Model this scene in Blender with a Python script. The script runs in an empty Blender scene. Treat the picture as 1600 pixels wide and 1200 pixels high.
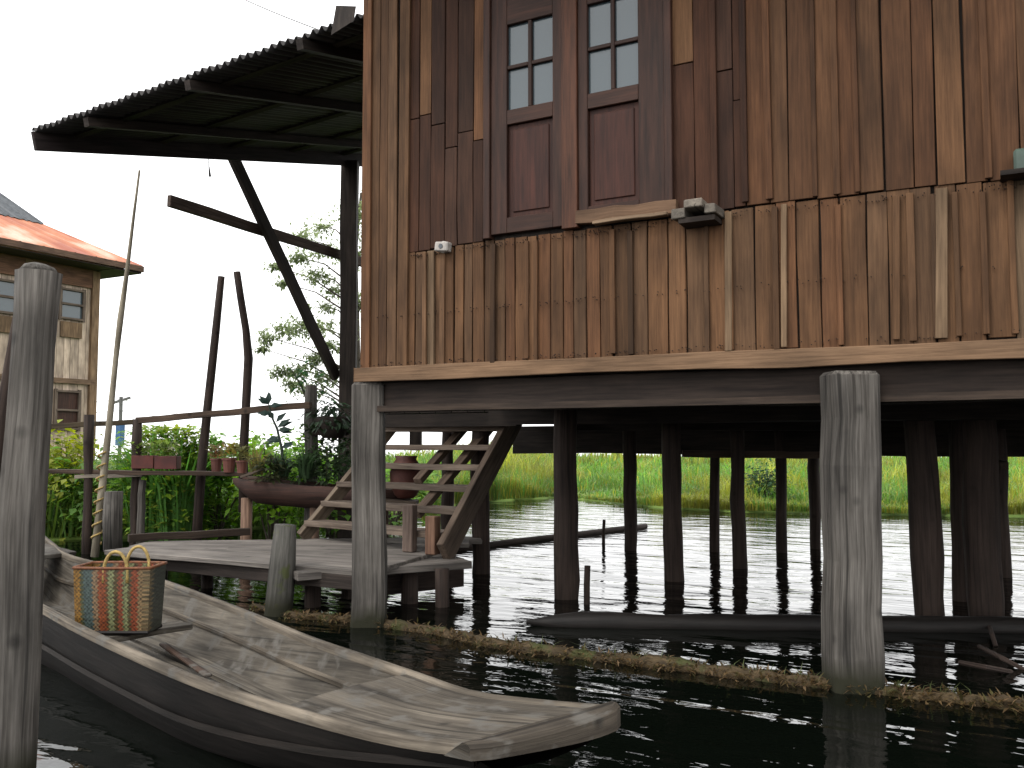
import bpy, math, random
from mathutils import Vector, noise
random.seed(7)
R = math.radians
# ------------------------------------------------------------------ camera
F = 1400.0; CX, CY = 800.0, 600.0
CAM = Vector((0, 0, 1.1)); YAW = R(28.8); PITCH = math.atan(90 / F)
scene = bpy.context.scene
cd = bpy.data.cameras.new('camera'); cam = bpy.data.objects.new('camera', cd)
scene.collection.objects.link(cam)
cam.location = CAM; cam.rotation_euler = (math.pi / 2 + PITCH, 0, YAW)
cd.sensor_width = 36; cd.lens = F / 1600 * 36; cd.clip_start = 0.05; cd.clip_end = 2000
scene.camera = cam
# ------------------------------------------------------------------ sky, sun, exposure
SUN_EL, SUN_AZ = R(52), R(200)       # azimuth clockwise from +Y
w = bpy.data.worlds.new('World'); scene.world = w; w.use_nodes = True
nt = w.node_tree; bg = nt.nodes['Background']
sk = nt.nodes.new('ShaderNodeTexSky'); sk.sky_type = 'NISHITA'; sk.sun_disc = False
sk.sun_elevation = SUN_EL; sk.sun_rotation = SUN_AZ; sk.air_density = 1.0; sk.dust_density = 4.0; sk.ozone_density = 1.0
hs = nt.nodes.new('ShaderNodeHueSaturation'); hs.inputs['Saturation'].default_value = 0.22
nt.links.new(sk.outputs[0], hs.inputs['Color']); cl = nt.nodes.new('ShaderNodeMix'); cl.data_type = 'RGBA'; cl.inputs[0].default_value = .82; cl.inputs[7].default_value = (13, 13, 13, 1)   # even white cloud cover
nt.links.new(hs.outputs[0], cl.inputs[6]); nt.links.new(cl.outputs[2], bg.inputs[0])
bg.inputs[1].default_value = 0.15
sl = bpy.data.lights.new('sun', 'SUN'); sl.energy = 1.0; sl.angle = R(14); sl.color = (1, .96, .9)
so = bpy.data.objects.new('sun', sl); scene.collection.objects.link(so)
sd = Vector((math.sin(SUN_AZ) * math.cos(SUN_EL), math.cos(SUN_AZ) * math.cos(SUN_EL), math.sin(SUN_EL)))
so.rotation_euler = sd.to_track_quat('Z', 'Y').to_euler(); so.location = (0, -5, 12)
scene.view_settings.view_transform = 'Standard'; scene.view_settings.look = 'None'
scene.view_settings.exposure = 0.36; scene.view_settings.gamma = 1.0
# ------------------------------------------------------------------ helpers
fw = Vector((-math.sin(YAW), math.cos(YAW), 0)); rt = Vector((math.cos(YAW), math.sin(YAW), 0)); UP = Vector((0, 0, 1))
fp = fw * math.cos(PITCH) + UP * math.sin(PITCH); upc = UP * math.cos(PITCH) - fw * math.sin(PITCH)
def ray(x, y): return fp + rt * ((x - CX) / F) + upc * ((CY - y) / F)
def onZ(x, y, z): r = ray(x, y); return CAM + r * ((z - CAM.z) / r.z)
def onY(x, y, Y): r = ray(x, y); return CAM + r * (Y / r.y)
def onX(x, y, X): r = ray(x, y); return CAM + r * (X / r.x)
def onD(x, y, D): r = ray(x, y); return CAM + r * (D / r.dot(fw))
def V(*a): return Vector(a)
def mul(c, k): return tuple(x * k for x in c)
rnd = random.random
def U(a, b): return a + (b - a) * random.random()
def wloc(o):
    v = Vector((0, 0, 0))
    while o is not None: v += o.location; o = o.parent
    return v
def tag(o, label=None, cat=None, group=None, kind=None):
    if label: o['label'] = label
    if cat: o['category'] = cat
    if group: o['group'] = group
    if kind: o['kind'] = kind
    return o
def empty(name, loc, label, cat, group=None):
    o = bpy.data.objects.new(name, None); scene.collection.objects.link(o); o.location = loc; o.empty_display_size = .1
    return tag(o, label, cat, group)
class MB:
    def __init__(s): s.v = []; s.f = []; s.c = []; s.g = []
    def add(s, vs, fs, col=(1, 1, 1), gs=None):
        n = len(s.v); s.v += [tuple(v) for v in vs]; s.g += [tuple(g) for g in (gs or vs)]
        for f in fs: s.f.append(tuple(i + n for i in f)); s.c.append(col)
    def beam(s, p0, p1, w, h, side=None, col=(1, 1, 1), seg=1, wob=0, taper=1, rot=0):
        """box along p0-p1; w along 'side' direction, h across; grain runs along it"""
        p0 = Vector(p0); p1 = Vector(p1); d = (p1 - p0); L = d.length; d.normalize()
        sd_ = Vector(side) if side is not None else (V(0, 0, 1).cross(d) if abs(d.z) < .9 else V(1, 0, 0))
        sd_ = (sd_ - d * sd_.dot(d)).normalized(); t = d.cross(sd_)
        ox, oy, oz = U(0, 50), U(0, 50), U(0, 50)
        vs = []; gs = []
        for i in range(seg + 1):
            k = i / seg; c = p0 + d * (L * k)
            if wob and 0 < i < seg: c = c + sd_ * U(-wob, wob) + t * U(-wob, wob)
            m = 1 + (taper - 1) * k
            for a, b in ((-1, -1), (1, -1), (1, 1), (-1, 1)):
                j = 1 + (U(-.06, .06) if wob else 0)
                vs.append(c + sd_ * (a * w / 2 * m * j) + t * (b * h / 2 * m * j))
                gs.append((ox + a * w / 2, oy + b * h / 2, oz + L * k))
        fs = [(3, 2, 1, 0), tuple(seg * 4 + q for q in (0, 1, 2, 3))]
        for i in range(seg):
            for q in range(4):
                a = i * 4 + q; b = i * 4 + (q + 1) % 4; fs.append((a, b, b + 4, a + 4))
        s.add(vs, fs, col, gs)
    def tube(s, pts, rad, n=10, col=(1, 1, 1), rough=0, cap=True):
        pts = [Vector(p) for p in pts]; m = len(pts)
        if not hasattr(rad, '__len__'): rad = [rad] * m
        ox = U(0, 50); vs = []; gs = []; L = 0
        d0 = (pts[1] - pts[0]).normalized(); a = (V(0, 0, 1) if abs(d0.z) < .9 else V(1, 0, 0)).cross(d0).normalized()
        for i, p in enumerate(pts):
            d = (pts[min(i + 1, m - 1)] - pts[max(i - 1, 0)]).normalized()
            a = (a - d * a.dot(d)).normalized(); b = d.cross(a)
            if i: L += (p - pts[i - 1]).length
            for k in range(n):
                th = 2 * math.pi * k / n; r = rad[i]
                if rough: r *= 1 + rough * noise.noise(V(math.cos(th) * 1.7 + ox, math.sin(th) * 1.7, L * 2.2))
                vs.append(p + a * (math.cos(th) * r) + b * (math.sin(th) * r))
                gs.append((ox + math.cos(th) * rad[i], math.sin(th) * rad[i], L))
        fs = []
        for i in range(m - 1):
            for k in range(n):
                q = i * n + k; q2 = i * n + (k + 1) % n; fs.append((q, q2, q2 + n, q + n))
        if cap: fs += [tuple(range(n - 1, -1, -1)), tuple(range((m - 1) * n, m * n))]
        s.add(vs, fs, col, gs)
    def loft(s, rows, col=(1, 1, 1), gs=None, flip=False):
        n = len(rows[0]); vs = [p for r in rows for p in r]; fs = []
        for i in range(len(rows) - 1):
            for k in range(n - 1):
                a = i * n + k; q = (a, a + 1, a + n + 1, a + n); fs.append(q[::-1] if flip else q)
        s.add(vs, fs, col, gs)
    def leaf(s, p, d, u, L, W, col, bend=0.15):
        d = d.normalized(); sdv = d.cross(u)
        if sdv.length < 1e-3: sdv = V(1, 0, 0)
        sdv.normalize(); nn = sdv.cross(d)
        m = p + d * L * .45; t = p + d * L - nn * L * bend
        s.add([p, m + sdv * W / 2 + nn * W * .12, t, m - sdv * W / 2 + nn * W * .12, m], [(0, 1, 4), (1, 2, 4), (2, 3, 4), (3, 0, 4)], col)
    def blade(s, p, L, W, lean, col, az=None):
        az = U(0, 6.283) if az is None else az
        d = V(math.cos(az), math.sin(az), 0); sv = V(-d.y, d.x, 0)
        q = p + V(0, 0, L * .55) + d * lean * .25 * L; t = p + V(0, 0, L * (1 - lean * .35)) + d * lean * L
        s.add([p - sv * W / 2, p + sv * W / 2, q + sv * W * .4, q - sv * W * .4, t], [(0, 1, 2, 3), (3, 2, 4)], col)
    def build(s, name, mat, parent=None, smooth=False, bevel=0, origin=None):
        me = bpy.data.meshes.new(name)
        o = bpy.data.objects.new(name, me); scene.collection.objects.link(o)
        if parent is not None: off = wloc(parent); o.parent = parent
        else:
            off = Vector(origin) if origin is not None else Vector(s.v[0]); o.location = off
        me.from_pydata([(x - off.x, y - off.y, z - off.z) for x, y, z in s.v], [], s.f)
        ga = me.attributes.new('gc', 'FLOAT_VECTOR', 'POINT')
        ga.data.foreach_set('vector', [c for g in s.g for c in g])
        ca = me.attributes.new('Col', 'FLOAT_COLOR', 'CORNER')
        flat = []
        for f, c in zip(s.f, s.c): flat += [c[0], c[1], c[2], 1.0] * len(f)
        ca.data.foreach_set('color', flat)
        me.materials.append(mat)
        if smooth: me.polygons.foreach_set('use_smooth', [True] * len(me.polygons))
        me.update()
        if bevel:
            b = o.modifiers.new('bevel', 'BEVEL'); b.width = bevel; b.segments = 1; b.limit_method = 'ANGLE'; b.angle_limit = R(50)
        return o
# ------------------------------------------------------------------ materials
def nmat(name):
    m = bpy.data.materials.new(name); m.use_nodes = True; t = m.node_tree
    return m, t, t.nodes['Principled BSDF'], t.nodes.new, t.links.new
def wood(name, dark, light, rough=.8, grain=(28, 28, 1.6), stain=.45, bump=.25, spots=0.0, spotcol=(.1, .12, .05), crack=0, wet=False):
    m, t, p, N, L = nmat(name); dark = mul(dark, .8); light = mul(light, .8); spotcol = mul(spotcol, .8)
    at = N('ShaderNodeAttribute'); at.attribute_name = 'gc'
    mp = N('ShaderNodeMapping'); mp.inputs['Scale'].default_value = grain; L(at.outputs['Vector'], mp.inputs[0])
    n1 = N('ShaderNodeTexNoise'); n1.inputs['Scale'].default_value = 1.6; n1.inputs['Detail'].default_value = 6; n1.inputs['Roughness'].default_value = .65
    L(mp.outputs[0], n1.inputs['Vector'])
    cr = N('ShaderNodeValToRGB'); cr.color_ramp.elements[0].position = .32; cr.color_ramp.elements[1].position = .68
    cr.color_ramp.elements[0].color = (*dark, 1); cr.color_ramp.elements[1].color = (*light, 1); L(n1.outputs[0], cr.inputs[0])
    mp2 = N('ShaderNodeMapping'); mp2.inputs['Scale'].default_value = (7, 7, 2.2); L(at.outputs['Vector'], mp2.inputs[0])
    n2 = N('ShaderNodeTexNoise'); n2.inputs['Scale'].default_value = 1.1; n2.inputs['Detail'].default_value = 4; L(mp2.outputs[0], n2.inputs['Vector'])
    mr = N('ShaderNodeMapRange'); mr.inputs[1].default_value = .3; mr.inputs[2].default_value = .7; mr.inputs[3].default_value = 1 - stain; mr.inputs[4].default_value = 1 + stain * .5
    L(n2.outputs[0], mr.inputs[0])
    mu = N('ShaderNodeMix'); mu.data_type = 'RGBA'; mu.blend_type = 'MULTIPLY'; mu.inputs[0].default_value = 1
    L(cr.outputs[0], mu.inputs[6]); L(mr.outputs[0], mu.inputs[7])
    co = N('ShaderNodeAttribute'); co.attribute_name = 'Col'
    mv = N('ShaderNodeMix'); mv.data_type = 'RGBA'; mv.blend_type = 'MULTIPLY'; mv.inputs[0].default_value = 1
    L(mu.outputs[2], mv.inputs[6]); L(co.outputs['Color'], mv.inputs[7])
    out = mv.outputs[2]
    if spots:
        n3 = N('ShaderNodeTexNoise'); n3.inputs['Scale'].default_value = 9; n3.inputs['Detail'].default_value = 5; L(at.outputs['Vector'], n3.inputs['Vector'])
        m3 = N('ShaderNodeMapRange'); m3.inputs[1].default_value = .62 - spots * .25; m3.inputs[2].default_value = .72 - spots * .2; L(n3.outputs[0], m3.inputs[0])
        ms = N('ShaderNodeMix'); ms.data_type = 'RGBA'; L(m3.outputs[0], ms.inputs[0]); L(out, ms.inputs[6]); ms.inputs[7].default_value = (*spotcol, 1)
        out = ms.outputs[2]
    if crack:      # long drying cracks
        mc = N('ShaderNodeMapping'); mc.inputs['Scale'].default_value = (45, 45, .7); L(at.outputs['Vector'], mc.inputs[0])
        nc = N('ShaderNodeTexNoise'); nc.inputs['Scale'].default_value = 1.0; nc.inputs['Detail'].default_value = 3; nc.inputs['Distortion'].default_value = .6; L(mc.outputs[0], nc.inputs['Vector'])
        rc = N('ShaderNodeMapRange'); rc.inputs[1].default_value = .34; rc.inputs[2].default_value = .42; rc.inputs[3].default_value = 1 - crack; rc.inputs[4].default_value = 1; L(nc.outputs[0], rc.inputs[0])
        nk = N('ShaderNodeTexVoronoi'); nk.inputs['Scale'].default_value = 4.2; L(at.outputs['Vector'], nk.inputs['Vector'])
        rk = N('ShaderNodeMapRange'); rk.inputs[1].default_value = .04; rk.inputs[2].default_value = .13; rk.inputs[3].default_value = .45; rk.inputs[4].default_value = 1; L(nk.outputs['Distance'], rk.inputs[0])
        m1 = N('ShaderNodeMath'); m1.operation = 'MULTIPLY'; L(rc.outputs[0], m1.inputs[0]); L(rk.outputs[0], m1.inputs[1])
        m2 = N('ShaderNodeMix'); m2.data_type = 'RGBA'; m2.blend_type = 'MULTIPLY'; m2.inputs[0].default_value = 1; L(out, m2.inputs[6]); L(m1.outputs[0], m2.inputs[7]); out = m2.outputs[2]
    if wet:        # algae and wet stain left by the lake at the waterline
        ge = N('ShaderNodeNewGeometry'); sp = N('ShaderNodeSeparateXYZ'); L(ge.outputs['Position'], sp.inputs[0])
        ma = N('ShaderNodeMath'); ma.operation = 'MULTIPLY_ADD'; ma.inputs[1].default_value = -.16; L(n2.outputs[0], ma.inputs[0]); L(sp.outputs[2], ma.inputs[2])
        rw = N('ShaderNodeMapRange'); rw.inputs[1].default_value = -.03; rw.inputs[2].default_value = .07; rw.inputs[3].default_value = 1; rw.inputs[4].default_value = 0; L(ma.outputs[0], rw.inputs[0])
        mw = N('ShaderNodeMix'); mw.data_type = 'RGBA'; L(rw.outputs[0], mw.inputs[0]); L(out, mw.inputs[6]); mw.inputs[7].default_value = (.022, .022, .012, 1); out = mw.outputs[2]
    L(out, p.inputs['Base Color']); p.inputs['Roughness'].default_value = rough; p.inputs['Specular IOR Level'].default_value = .25
    b = N('ShaderNodeBump'); b.inputs['Strength'].default_value = bump; b.inputs['Distance'].default_value = .01; L(n1.outputs[0], b.inputs['Height']); L(b.outputs[0], p.inputs['Normal'])
    return m
def plain(name, col, rough=.7, var=.25, scale=12, metal=0, bump=.1):
    m, t, p, N, L = nmat(name); col = mul(col, .75)
    at = N('ShaderNodeAttribute'); at.attribute_name = 'gc'
    n1 = N('ShaderNodeTexNoise'); n1.inputs['Scale'].default_value = scale; n1.inputs['Detail'].default_value = 5; L(at.outputs['Vector'], n1.inputs['Vector'])
    cr = N('ShaderNodeValToRGB'); cr.color_ramp.elements[0].position = .3; cr.color_ramp.elements[1].position = .7
    cr.color_ramp.elements[0].color = tuple(c * (1 - var) for c in col) + (1,); cr.color_ramp.elements[1].color = tuple(min(1, c * (1 + var)) for c in col) + (1,)
    L(n1.outputs[0], cr.inputs[0])
    co = N('ShaderNodeAttribute'); co.attribute_name = 'Col'
    mv = N('ShaderNodeMix'); mv.data_type = 'RGBA'; mv.blend_type = 'MULTIPLY'; mv.inputs[0].default_value = 1
    L(cr.outputs[0], mv.inputs[6]); L(co.outputs['Color'], mv.inputs[7]); L(mv.outputs[2], p.inputs['Base Color'])
    p.inputs['Roughness'].default_value = rough; p.inputs['Metallic'].default_value = metal
    if bump:
        b = N('ShaderNodeBump'); b.inputs['Strength'].default_value = bump; b.inputs['Distance'].default_value = .01; L(n1.outputs[0], b.inputs['Height']); L(b.outputs[0], p.inputs['Normal'])
    return m
def leafm(name, trans=.45, rough=.5):
    m, t, p, N, L = nmat(name)
    co = N('ShaderNodeAttribute'); co.attribute_name = 'Col'
    L(co.outputs['Color'], p.inputs['Base Color']); p.inputs['Roughness'].default_value = rough; p.inputs['Specular IOR Level'].default_value = .3
    tr = N('ShaderNodeBsdfTranslucent'); hsv = N('ShaderNodeHueSaturation'); hsv.inputs['Value'].default_value = 1.6; hsv.inputs['Saturation'].default_value = 1.1
    L(co.outputs['Color'], hsv.inputs['Color']); L(hsv.outputs[0], tr.inputs[0])
    mx = N('ShaderNodeMixShader'); mx.inputs[0].default_value = trans
    L(p.outputs[0], mx.inputs[1]); L(tr.outputs[0], mx.inputs[2]); L(mx.outputs[0], t.nodes['Material Output'].inputs[0])
    return m
M = {}
M['plank'] = wood('siding_wood', (.52, .47, .43), (.96, .90, .84), stain=.42, grain=(55, 55, 2.2), bump=.3)
M['beam'] = wood('dark_beam_wood', (.015, .011, .009), (.042, .031, .024), stain=.4)  # colour lowered to put the under-house shadow into the wood
M['post'] = wood('weathered_post_wood', (.045, .039, .033), (.175, .16, .142), stain=.55, grain=(38, 38, 1.3), bump=.6, crack=.6, wet=True)
M['stilt'] = wood('dark_stilt_wood', (.025, .017, .014), (.07, .048, .038), stain=.4, grain=(30, 30, 1.4), bump=.5, crack=.4)  # colour lowered so stilts under the house read as silhouettes
M['grey'] = wood('grey_deck_wood', (.13, .115, .105), (.28, .25, .22), stain=.45, grain=(30, 30, 1.2), bump=.4, crack=.5)
M['mossy'] = wood('mossy_wood', (.05, .05, .042), (.15, .14, .125), stain=.4, spots=.12, spotcol=(.08, .09, .035), bump=.6, crack=.5, wet=True)
M['frame'] = wood('window_frame_wood', (.028, .013, .009), (.075, .032, .020), stain=.35, bump=.2, rough=.6)
M['stair'] = wood('stair_wood', (.07, .05, .038), (.2, .155, .12), stain=.4)
M['boat'] = wood('boat_wood', (.052, .043, .033), (.185, .162, .13), stain=.62, grain=(30, 30, 1.3), bump=.45, spots=.35, spotcol=(.13, .12, .105), crack=.5)
M['hull'] = wood('dark_hull', (.008, .007, .006), (.022, .018, .016), stain=.4, rough=.6)  # even near-black wood, also on the dark log and basket base
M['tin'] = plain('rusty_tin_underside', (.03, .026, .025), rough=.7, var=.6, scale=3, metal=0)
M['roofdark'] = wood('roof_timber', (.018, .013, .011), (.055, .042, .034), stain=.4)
M['trough'] = wood('trough_wood', (.03, .018, .014), (.075, .035, .026), stain=.5)
M['bamboo'] = wood('bamboo', (.2, .17, .12), (.42, .37, .28), grain=(20, 20, 2), stain=.3, bump=.1)
M['clay'] = plain('terracotta', (.14, .045, .03), rough=.7, var=.35, scale=8)
M['soil'] = plain('soil', (.03, .022, .015), rough=.95, var=.5, scale=30, bump=.6)
M['leaf'] = leafm('leaf')
M['dleaf'] = leafm('dark_leaf', trans=.2)
M['metal'] = plain('dull_metal', (.12, .13, .14), rough=.5, metal=.6)
M['white'] = plain('pale_wood_end', (.5, .46, .42), rough=.7, var=.3, scale=25)
M['green'] = plain('green_paint', (.07, .11, .085), rough=.5)
M['rope'] = plain('yellow_rope', (.42, .29, .09), rough=.7, var=.4, scale=60)
M['wire'] = plain('wire', (.12, .12, .12), rough=.6)
M['bark'] = wood('bark', (.06, .05, .04), (.16, .13, .1))
M['moss'] = wood('moss_covered_log', (.04, .028, .015), (.13, .09, .045), stain=.5, grain=(40, 40, 10), spots=.3, spotcol=(.07, .075, .025), bump=1)
# glass reflecting the pale sky
m, t, p, N, L = nmat('window_glass'); p.inputs['Base Color'].default_value = (.055, .075, .085, 1); p.inputs['Roughness'].default_value = .10
p.inputs['Specular IOR Level'].default_value = .7
nz = N('ShaderNodeTexNoise'); nz.inputs['Scale'].default_value = 3
b = N('ShaderNodeBump'); b.inputs['Strength'].default_value = .08; L(nz.outputs[0], b.inputs['Height']); L(b.outputs[0], p.inputs['Normal']); M['glass'] = m
# water
m, t, p, N, L = nmat('lake_water'); M['water'] = m
p.inputs['Base Color'].default_value = (.002, .003, .002, 1); p.inputs['Roughness'].default_value = .02; p.inputs['IOR'].default_value = 1.36
tc = N('ShaderNodeTexCoord')
def wn(scale, detail, sc, rot):
    mp = N('ShaderNodeMapping'); mp.inputs['Scale'].default_value = sc; mp.inputs['Rotation'].default_value = (0, 0, rot); L(tc.outputs['Object'], mp.inputs[0])
    n = N('ShaderNodeTexNoise'); n.inputs['Scale'].default_value = scale; n.inputs['Detail'].default_value = detail; n.inputs['Distortion'].default_value = .5
    L(mp.outputs[0], n.inputs['Vector']); return n
a1 = wn(1.0, 2, (.9, 3.2, 1), -YAW + .12); a2 = wn(5.5, 3, (1, 2.0, 1), .5 - YAW)
mm = N('ShaderNodeMath'); mm.operation = 'MULTIPLY_ADD'; mm.inputs[1].default_value = .16; L(a2.outputs[0], mm.inputs[0]); L(a1.outputs[0], mm.inputs[2])
b = N('ShaderNodeBump'); b.inputs['Strength'].default_value = 1.0; b.inputs['Distance'].default_value = .025; L(mm.outputs[0], b.inputs['Height']); L(b.outputs[0], p.inputs['Normal'])
# marsh ground
m, t, p, N, L = nmat('marsh_ground'); M['marsh'] = m
tc = N('ShaderNodeTexCoord'); n1 = N('ShaderNodeTexNoise'); n1.inputs['Scale'].default_value = .9; n1.inputs['Detail'].default_value = 8; L(tc.outputs['Object'], n1.inputs['Vector'])
cr = N('ShaderNodeValToRGB'); cr.color_ramp.elements[0].color = (.05, .09, .012, 1); cr.color_ramp.elements[1].color = (.16, .24, .04, 1); cr.color_ramp.elements[0].position = .35; cr.color_ramp.elements[1].position = .65
L(n1.outputs[0], cr.inputs[0]); L(cr.outputs[0], p.inputs['Base Color']); p.inputs['Roughness'].default_value = .9
# woven basket: vertical zigzag stripes that are woven into it
m, t, p, N, L = nmat('woven_basket'); M['basket'] = m
at = N('ShaderNodeAttribute'); at.attribute_name = 'gc'; sx = N('ShaderNodeSeparateXYZ'); L(at.outputs['Vector'], sx.inputs[0])
zz = N('ShaderNodeMath'); zz.operation = 'PINGPONG'; zz.inputs[1].default_value = .011; L(sx.outputs[2], zz.inputs[0])
ad = N('ShaderNodeMath'); ad.operation = 'ADD'; L(sx.outputs[0], ad.inputs[0]); L(zz.outputs[0], ad.inputs[1])
mr = N('ShaderNodeMapRange'); mr.inputs[1].default_value = 0; mr.inputs[2].default_value = .35; L(ad.outputs[0], mr.inputs[0])
cr = N('ShaderNodeValToRGB'); cr.color_ramp.interpolation = 'CONSTANT'; L(mr.outputs[0], cr.inputs[0])
ST = [(0, (.42, .22, .05)), (.10, (.12, .13, .06)), (.14, (.12, .17, .155)), (.26, (.42, .28, .16)), (.33, (.42, .12, .05)), (.43, (.22, .12, .05)), (.46, (.36, .38, .18)),
      (.53, (.16, .11, .04)), (.58, (.40, .12, .06)), (.64, (.36, .38, .18)), (.70, (.16, .12, .05)), (.74, (.42, .11, .05)), (.82, (.42, .28, .14)), (.88, (.24, .18, .09)), (.92, (.06, .07, .05))]
el = cr.color_ramp.elements; el[0].position = 0; el[0].color = (*ST[0][1], 1); el[1].position = ST[1][0]; el[1].color = (*ST[1][1], 1)
for q, c in ST[2:]: e = el.new(q); e.color = (*c, 1)
hv = N('ShaderNodeHueSaturation'); hv.inputs['Value'].default_value = .40; hv.inputs['Saturation'].default_value = 1.05; L(cr.outputs[0], hv.inputs['Color']); L(hv.outputs[0], p.inputs['Base Color']); p.inputs['Roughness'].default_value = .5
w1 = N('ShaderNodeTexChecker'); w1.inputs['Scale'].default_value = 110; L(at.outputs['Vector'], w1.inputs['Vector'])
nv = N('ShaderNodeTexNoise'); nv.inputs['Scale'].default_value = 70; L(at.outputs['Vector'], nv.inputs['Vector'])
mv_ = N('ShaderNodeMath'); mv_.operation = 'MULTIPLY_ADD'; mv_.inputs[1].default_value = -.18; L(w1.outputs['Fac'], mv_.inputs[0])
mn_ = N('ShaderNodeMapRange'); mn_.inputs[1].default_value = .3; mn_.inputs[2].default_value = .7; mn_.inputs[3].default_value = .25; mn_.inputs[4].default_value = .6; L(nv.outputs[0], mn_.inputs[0]); L(mn_.outputs[0], mv_.inputs[2]); L(mv_.outputs[0], hv.inputs['Value'])
b = N('ShaderNodeBump'); b.inputs['Strength'].default_value = .6; b.inputs['Distance'].default_value = .004; L(w1.outputs['Fac'], b.inputs['Height']); L(b.outputs[0], p.inputs['Normal'])

# ================================================================== SETTING
g = MB(); S = 600
g.add([V(-S, -S, 0), V(S, -S, 0), V(S, S, 0), V(-S, S, 0)], [(0, 1, 2, 3)])
tag(g.build('water', M['water'], origin=(0, 0, 0)), kind='structure')
shore_px = [(-300, 850), (-100, 850), (75, 846), (200, 842), (300, 836), (420, 826), (540, 812), (700, 792), (800, 782), (880, 778), (960, 788), (1050, 796), (1150, 801), (1250, 803), (1400, 806), (1600, 808), (1900, 812), (2300, 815)]
sh = [onZ(x, y, 0) for x, y in shore_px]
# finer shoreline with small wiggles
fine = []
for a, b_ in zip(sh[:-1], sh[1:]):
    for k in range(10):
        q = a.lerp(b_, k / 10); q += V(noise.noise(q * 1.3), noise.noise(q * 1.3 + V(9, 9, 9)), 0) * .35; fine.append(q)
def shoreD(px):
    for (x0, y0), (x1, y1) in zip(shore_px[:-1], shore_px[1:]):
        if x0 <= px <= x1: return (onZ(px, y0 + (y1 - y0) * (px - x0) / (x1 - x0), 0)).dot(fw)
    return 13
g = MB(); rows = []
for z, push in ((-.25, -.15), (.03, .15), (.06, 1.5), (.1, 8), (.12, 30), (.1, 44), (-.2, 47)):
    rows.append([V(q.x, q.y, z) + V(q.x, q.y, 0).normalized() * push for q in fine])
g.loft(rows, flip=True)
tag(g.build('marsh_ground', M['marsh'], origin=(0, 15, 0), smooth=True), kind='structure')
# ------------------------------------------------------------------ grass (nobody could count it)
def gcol(b=1.0, y=0.0):
    k = U(.65, 1.35) * b
    return ((.105 + y * .15 + U(-.02, .03)) * k, (.215 + y * .03) * k, (.035 + U(0, .02)) * k)
g = MB()
for i in range(52000):
    px = U(560, 1660); d0 = shoreD(px); k = rnd() ** 2.0; D = d0 + .05 + 34 * k
    p = CAM + fw * D + rt * ((px - CX) / F * D); p.z = .03
    n1 = noise.noise(V(p.x * .35, p.y * .35, 0)); n2 = noise.noise(V(p.x * 1.1, p.y * 1.1, 5))
    tall = .33 + .4 * n1 + .22 * n2 + (.40 if px < 880 else 0) * max(0, 1 - abs(px - 760) / 130)
    near = D - d0 < 1.0
    L_ = max(.1, tall * U(.6, 1.25)) * (.55 if near and px > 880 else 1) * (1 + k * .7)
    g.blade(p, L_, U(.010, .02) * (1 + 3.2 * k), U(.1, .9), gcol((.95 + .9 * n2) * (.75 if n1 < -.2 else 1), .75 if (near and rnd() < .45) else (.7 if n1 > .2 else (.05 if rnd() < .9 else 1.1))))
tag(g.build('grass', M['leaf'], origin=(0, 15, 0)), 'bright green marsh grass on the far bank behind the stilts', 'grass', kind='stuff')
g = MB()
for i in range(30000):
    px = U(-150, 640); d0 = shoreD(px); D = d0 + .05 + 14 * rnd() ** 1.5
    p = CAM + fw * D + rt * ((px - CX) / F * D); p.z = .03
    if rnd() < .5: g.blade(p, U(.2, .75), U(.015, .03), U(.2, 1), gcol(.7, .1))
    else:
        q = p + V(0, 0, U(.02, .75)); g.leaf(q, V(U(-1, 1), U(-1, 1), U(-.2, .8)), V(0, 0, 1), U(.06, .13), U(.04, .09), gcol(.75, .1))
tag(g.build('undergrowth', M['leaf'], origin=(-8, 10, 0)), 'tangled green undergrowth along the bank behind the garden railing', 'undergrowth', kind='stuff')

# ------------------------------------------------------------------ shrubs on the left bank
def shrub(name, px, D, wid, ztop, n, label, cat='shrub', group='leafy shrubs behind the garden railing', col=(.11, .22, .03), ls=(.07, .14), zb=.03):
    c = CAM + fw * D + rt * ((px - CX) / F * D); c.z = 0
    t = empty(name, c, label, cat, group)
    s = MB(); tips = []
    for i in range(11):
        az = U(0, 6.28); r = wid * .42 * math.sqrt(rnd()); tip = c + V(math.cos(az) * r, math.sin(az) * r, ztop * U(.55, .95)); tips.append(tip)
        s.tube([c + V(U(-.06, .06), U(-.06, .06), 0), c.lerp(tip, .5) + V(U(-.05, .05), U(-.05, .05), .04), tip], [.012, .009, .004], n=5)
    s.build('stem', M['bark'], t)
    f = MB()
    clus = [tp + V(U(-.15, .15), U(-.15, .15), U(-.25, .02)) for tp in tips for _ in range(3)] + [c + V(U(-1, 1) * wid * .45, U(-1, 1) * wid * .35, U(.08, ztop * .8)) for _ in range(16)]
    for i in range(n):
        q = random.choice(clus); rr = V(random.gauss(0, 1), random.gauss(0, 1), random.gauss(0, 1)) * .10
        p = q + rr; p.z = max(zb, min(p.z, ztop * 1.05)); out = V(p.x - c.x, p.y - c.y, 0).normalized() + V(U(-.6, .6), U(-.6, .6), U(-.7, .5))
        k = U(.5, 1.5); yy = U(0, .08) if rnd() < .25 else 0
        f.leaf(p, out, V(U(-.4, .4), U(-.4, .4), 1), U(*ls), U(ls[0] * .6, ls[1] * .65), ((col[0] + yy) * k, (col[1] + yy) * k, col[2] * k))
    f.build('foliage', M['leaf'], t)
    return t
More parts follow.
